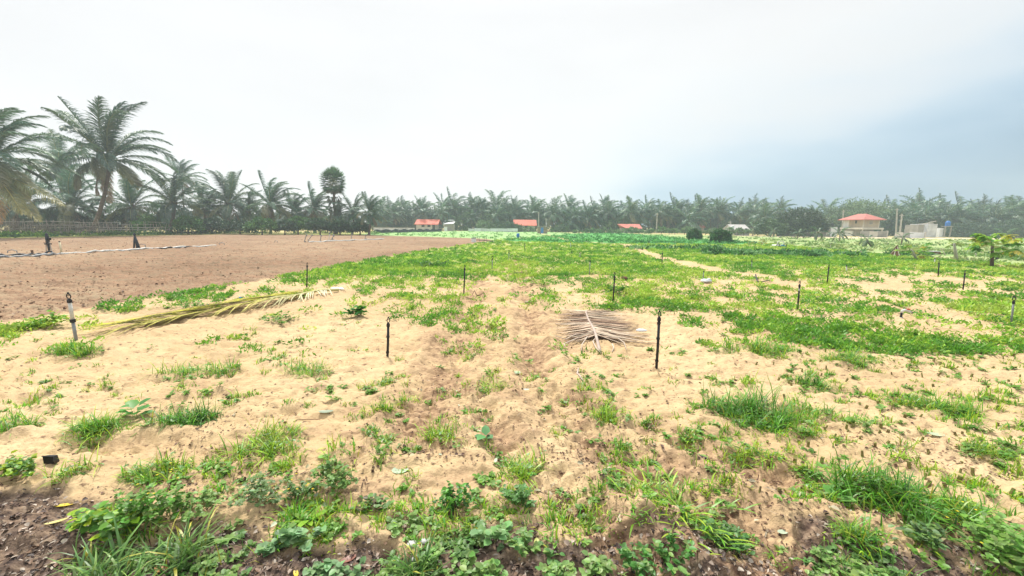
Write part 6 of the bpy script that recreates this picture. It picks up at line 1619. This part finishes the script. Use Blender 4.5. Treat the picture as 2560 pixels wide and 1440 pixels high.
def papaya(bx, by, tx, ty, rad, n, lab, cols, low=0, tr=.06, tcol=None):
    global rng
    rng = np.random.default_rng(int(bx)); x, y = P(bx, by); s_ = y / FPX; z = 0
    tp = W(tx, ty, y); t = thing('papaya_plant', lab, 'papaya plant', (x, y, 0), 0, 'papaya plants on the meadow')
    MB().tube([(0, 0, -.05), ((tp[0] - x) * .5, 0, tp[2] * .5), (tp[0] - x, 0, tp[2])], [tr * 1.2, tr, tr * .7], 9).build('trunk', tcol or M['concrete'], t, True)
    a = Acc(); R_ = rad * s_; o_ = np.array([tp[0] - x, 0, tp[2]])
    for i in range(n):
        th = i * 2.4 + rng.uniform(-.3, .3); el = rng.uniform(-.55, .75); d = np.array([math.cos(th) * math.cos(el) + .25, math.sin(th) * math.cos(el), math.sin(el)]); ln = R_ * rng.uniform(.45, .95)
        hub = o_ + d * ln; quads(a, o_[None], (d * ln)[None], np.array([[0., 1, .2]]), np.array([ln * 1.05]), np.array([.03]), np.array([[.3, .34, .12]]))
        c = np.array(cols[i % len(cols)]) * rng.uniform(.8, 1.2); m = 9; ang = np.linspace(-2.2, 2.2, m) + rng.normal(0, .1, m)
        side = np.array([-d[1], d[0], 0]); side /= max(np.linalg.norm(side), .1)
        dv = np.cos(ang)[:, None] * d + np.sin(ang)[:, None] * side + np.array([0, 0, -.55])
        ll = R_ * .30 * rng.uniform(.8, 1.15, m)
        leaves(a, np.repeat(hub[None], m, 0), dv, np.tile([0, 0, 1.], (m, 1)), ll, ll * .42, cvar(m, c, .15), .1)
    a.build('leaves', M['weed'], t)
    return t
PC = [(.18, .40, .03), (.30, .46, .05), (.10, .30, .03)]
papaya(2480, 666, 2481, 614, 58, 40, 'papaya plant with yellow-green drooping leaves and dark trunk at the far right', PC + [(.38, .40, .05)], tr=.06, tcol=M['bark'])
papaya(2392, 652, 2385, 608, 22, 12, 'tall thin papaya plant with pale trunk and few top leaves', [(.24, .36, .05), (.16, .28, .04)], tr=.07)
papaya(2293, 650, 2278, 624, 34, 22, 'bushy papaya plant with a leaning pale trunk beside the stick pile', PC + [(.36, .36, .05)], tr=.06)
papaya(1872, 613, 1872, 607, 12, 10, 'small yellow sapling behind the left end of the vine row', [(.26, .30, .05), (.14, .22, .04)], tr=.03)
papaya(1903, 612, 1906, 604, 12, 12, 'small orange-tinged sapling left of the white cart', [(.28, .34, .04), (.40, .30, .03)], tr=.035, tcol=M['bark'])
papaya(1829, 596, 1829, 586, 8, 8, 'pale yellow sapling right of the larger round shrub', [(.34, .36, .12)], tr=.03)
papaya(2100, 624, 2101, 616, 12, 12, 'yellow-green sapling below the bushy young coconut palm', [(.24, .34, .04), (.12, .22, .03)], tr=.03)
papaya(2076, 621, 2077, 612, 9, 9, 'small green sapling left of the yellow-green one on the meadow', [(.14, .26, .05)], tr=.03)
papaya(2031, 622, 2031, 616, 8, 8, 'tiny dark sapling on the meadow below the dark young palm', [(.10, .2, .04)], tr=.03)
papaya(2400, 648, 2402, 640, 14, 7, 'low side shoot at the foot of the tall thin papaya plant', [(.10, .2, .04)], tr=.03)
x, y, z = G(2484, 656); solo(MB().ring((x, y - .12, .28), (1, 0, 0), (0, 0, 1), .07, .09, .035, 14, 6), 'hanging_pot', M['black'], (x, y, 0), 'round black object tied to the trunk of the big papaya plant', 'pot')
x, y, z = G(2379, 620); solo(MB().box(x - .07, x + .07, y - .15, y, .22, .48, .01, .01), 'hanging_bag', M['black'], (x, y, 0), 'small black bag hanging beside the tall thin papaya plant', 'bag') if True else None
# stick pile
x, y, z = G(2238, 641); s_ = y / FPX; t = thing('stick_pile', 'dark leaning stack of dry sticks shaped like a small cone on the meadow', 'stick pile', (x, y, 0)); rr_ = random.Random(2)
zt = zz(2240, 613, y)
for i in range(16):
    an = i * .39; MB().tube([(math.cos(an) * 7 * s_ * rr_.uniform(.6, 1.2) - 2 * s_, math.sin(an) * .35, 0), (rr_.uniform(-.04, .04), 0, zt * rr_.uniform(.75, 1.05))], [.035, .02], 6).build('stick', M['husk' if i % 3 else 'wood'], t)
x, y, z = G(2343, 636); s_ = y / FPX
t = thing('trough', 'small dark trough with a pale lid lying on the right meadow', 'trough', (x, y, 0)); MB().box(-9.5 * s_, 9.5 * s_, 0, .4, 0, 6.5 * s_, .03, .03).build('body', M['husk'], t); MB().box(-9 * s_, 9 * s_, .02, .36, 6.5 * s_ + .003, 8 * s_).build('lid', M['sheet'], t)
for bx, by, tx, ty, lab in [(2363, 638, 2358, 628, 'short leaning stake right of the trough'), (2440, 642, 2439, 634, 'short dark stake between the two papaya plants'), (2152, 636, 2153, 627, 'tiny dark stake behind the right part of the vine row')]:
    x, y, z = G(bx, by); tp = W(tx, ty, y); solo(MB().tube([(x, y, 0), (tp[0], y, tp[2])], .035, 7), 'stake', M['wood'], (x, y, 0), lab, 'stake', 'stakes on the meadow')
# small white cart with blue cloth
x, y, z = G(1953, 618); s_ = y / FPX
t = thing('hand_cart', 'small white cart with a hooped handle and a blue cloth behind the vines', 'cart', (x, y, 0))
MB().box(-12 * s_, 0, 0, .7, .12, 6 * s_, .03, .03).build('white_body', M['whitewall'], t)
MB().blob((5 * s_, .2, 3.2 * s_), 7.5 * s_, .4, 3 * s_, 12, 7, .15, 8).build('blue_cloth', M['teal'], t, True)
MB().tube([(-9 * s_, .1, 5 * s_), (-8.5 * s_, .1, 12 * s_), (-6 * s_, .1, 14.5 * s_), (5 * s_, .1, 14.5 * s_), (7.5 * s_, .1, 12 * s_), (8 * s_, .1, 5 * s_)], .035, 8).build('hoop_handle', M['white'], t)
for wx in (-9, 8): MB().ring((wx * s_, -.05, .16), (1, 0, 0), (0, 0, 1), .14, .14, .03, 14, 6).build('wheel', M['black'], t)

# ------------------------------------------------------------------ the damp air over the fields
hb = MB().box(-330, 330, -60, 250, -1.5, 32).build('haze', None)
tag(hb, 'thin pale rain haze hanging over the fields', 'haze', kind='stuff')
m, tt, o = mat_new('damp_air')
pv = tt.nodes.new('ShaderNodeVolumePrincipled'); pv.inputs['Color'].default_value = (.76, .90, 1.0, 1); pv.inputs['Density'].default_value = 0.0012; pv.inputs['Anisotropy'].default_value = .2
tt.links.new(pv.outputs[0], o.inputs['Volume'])
hb.data.materials.append(m)
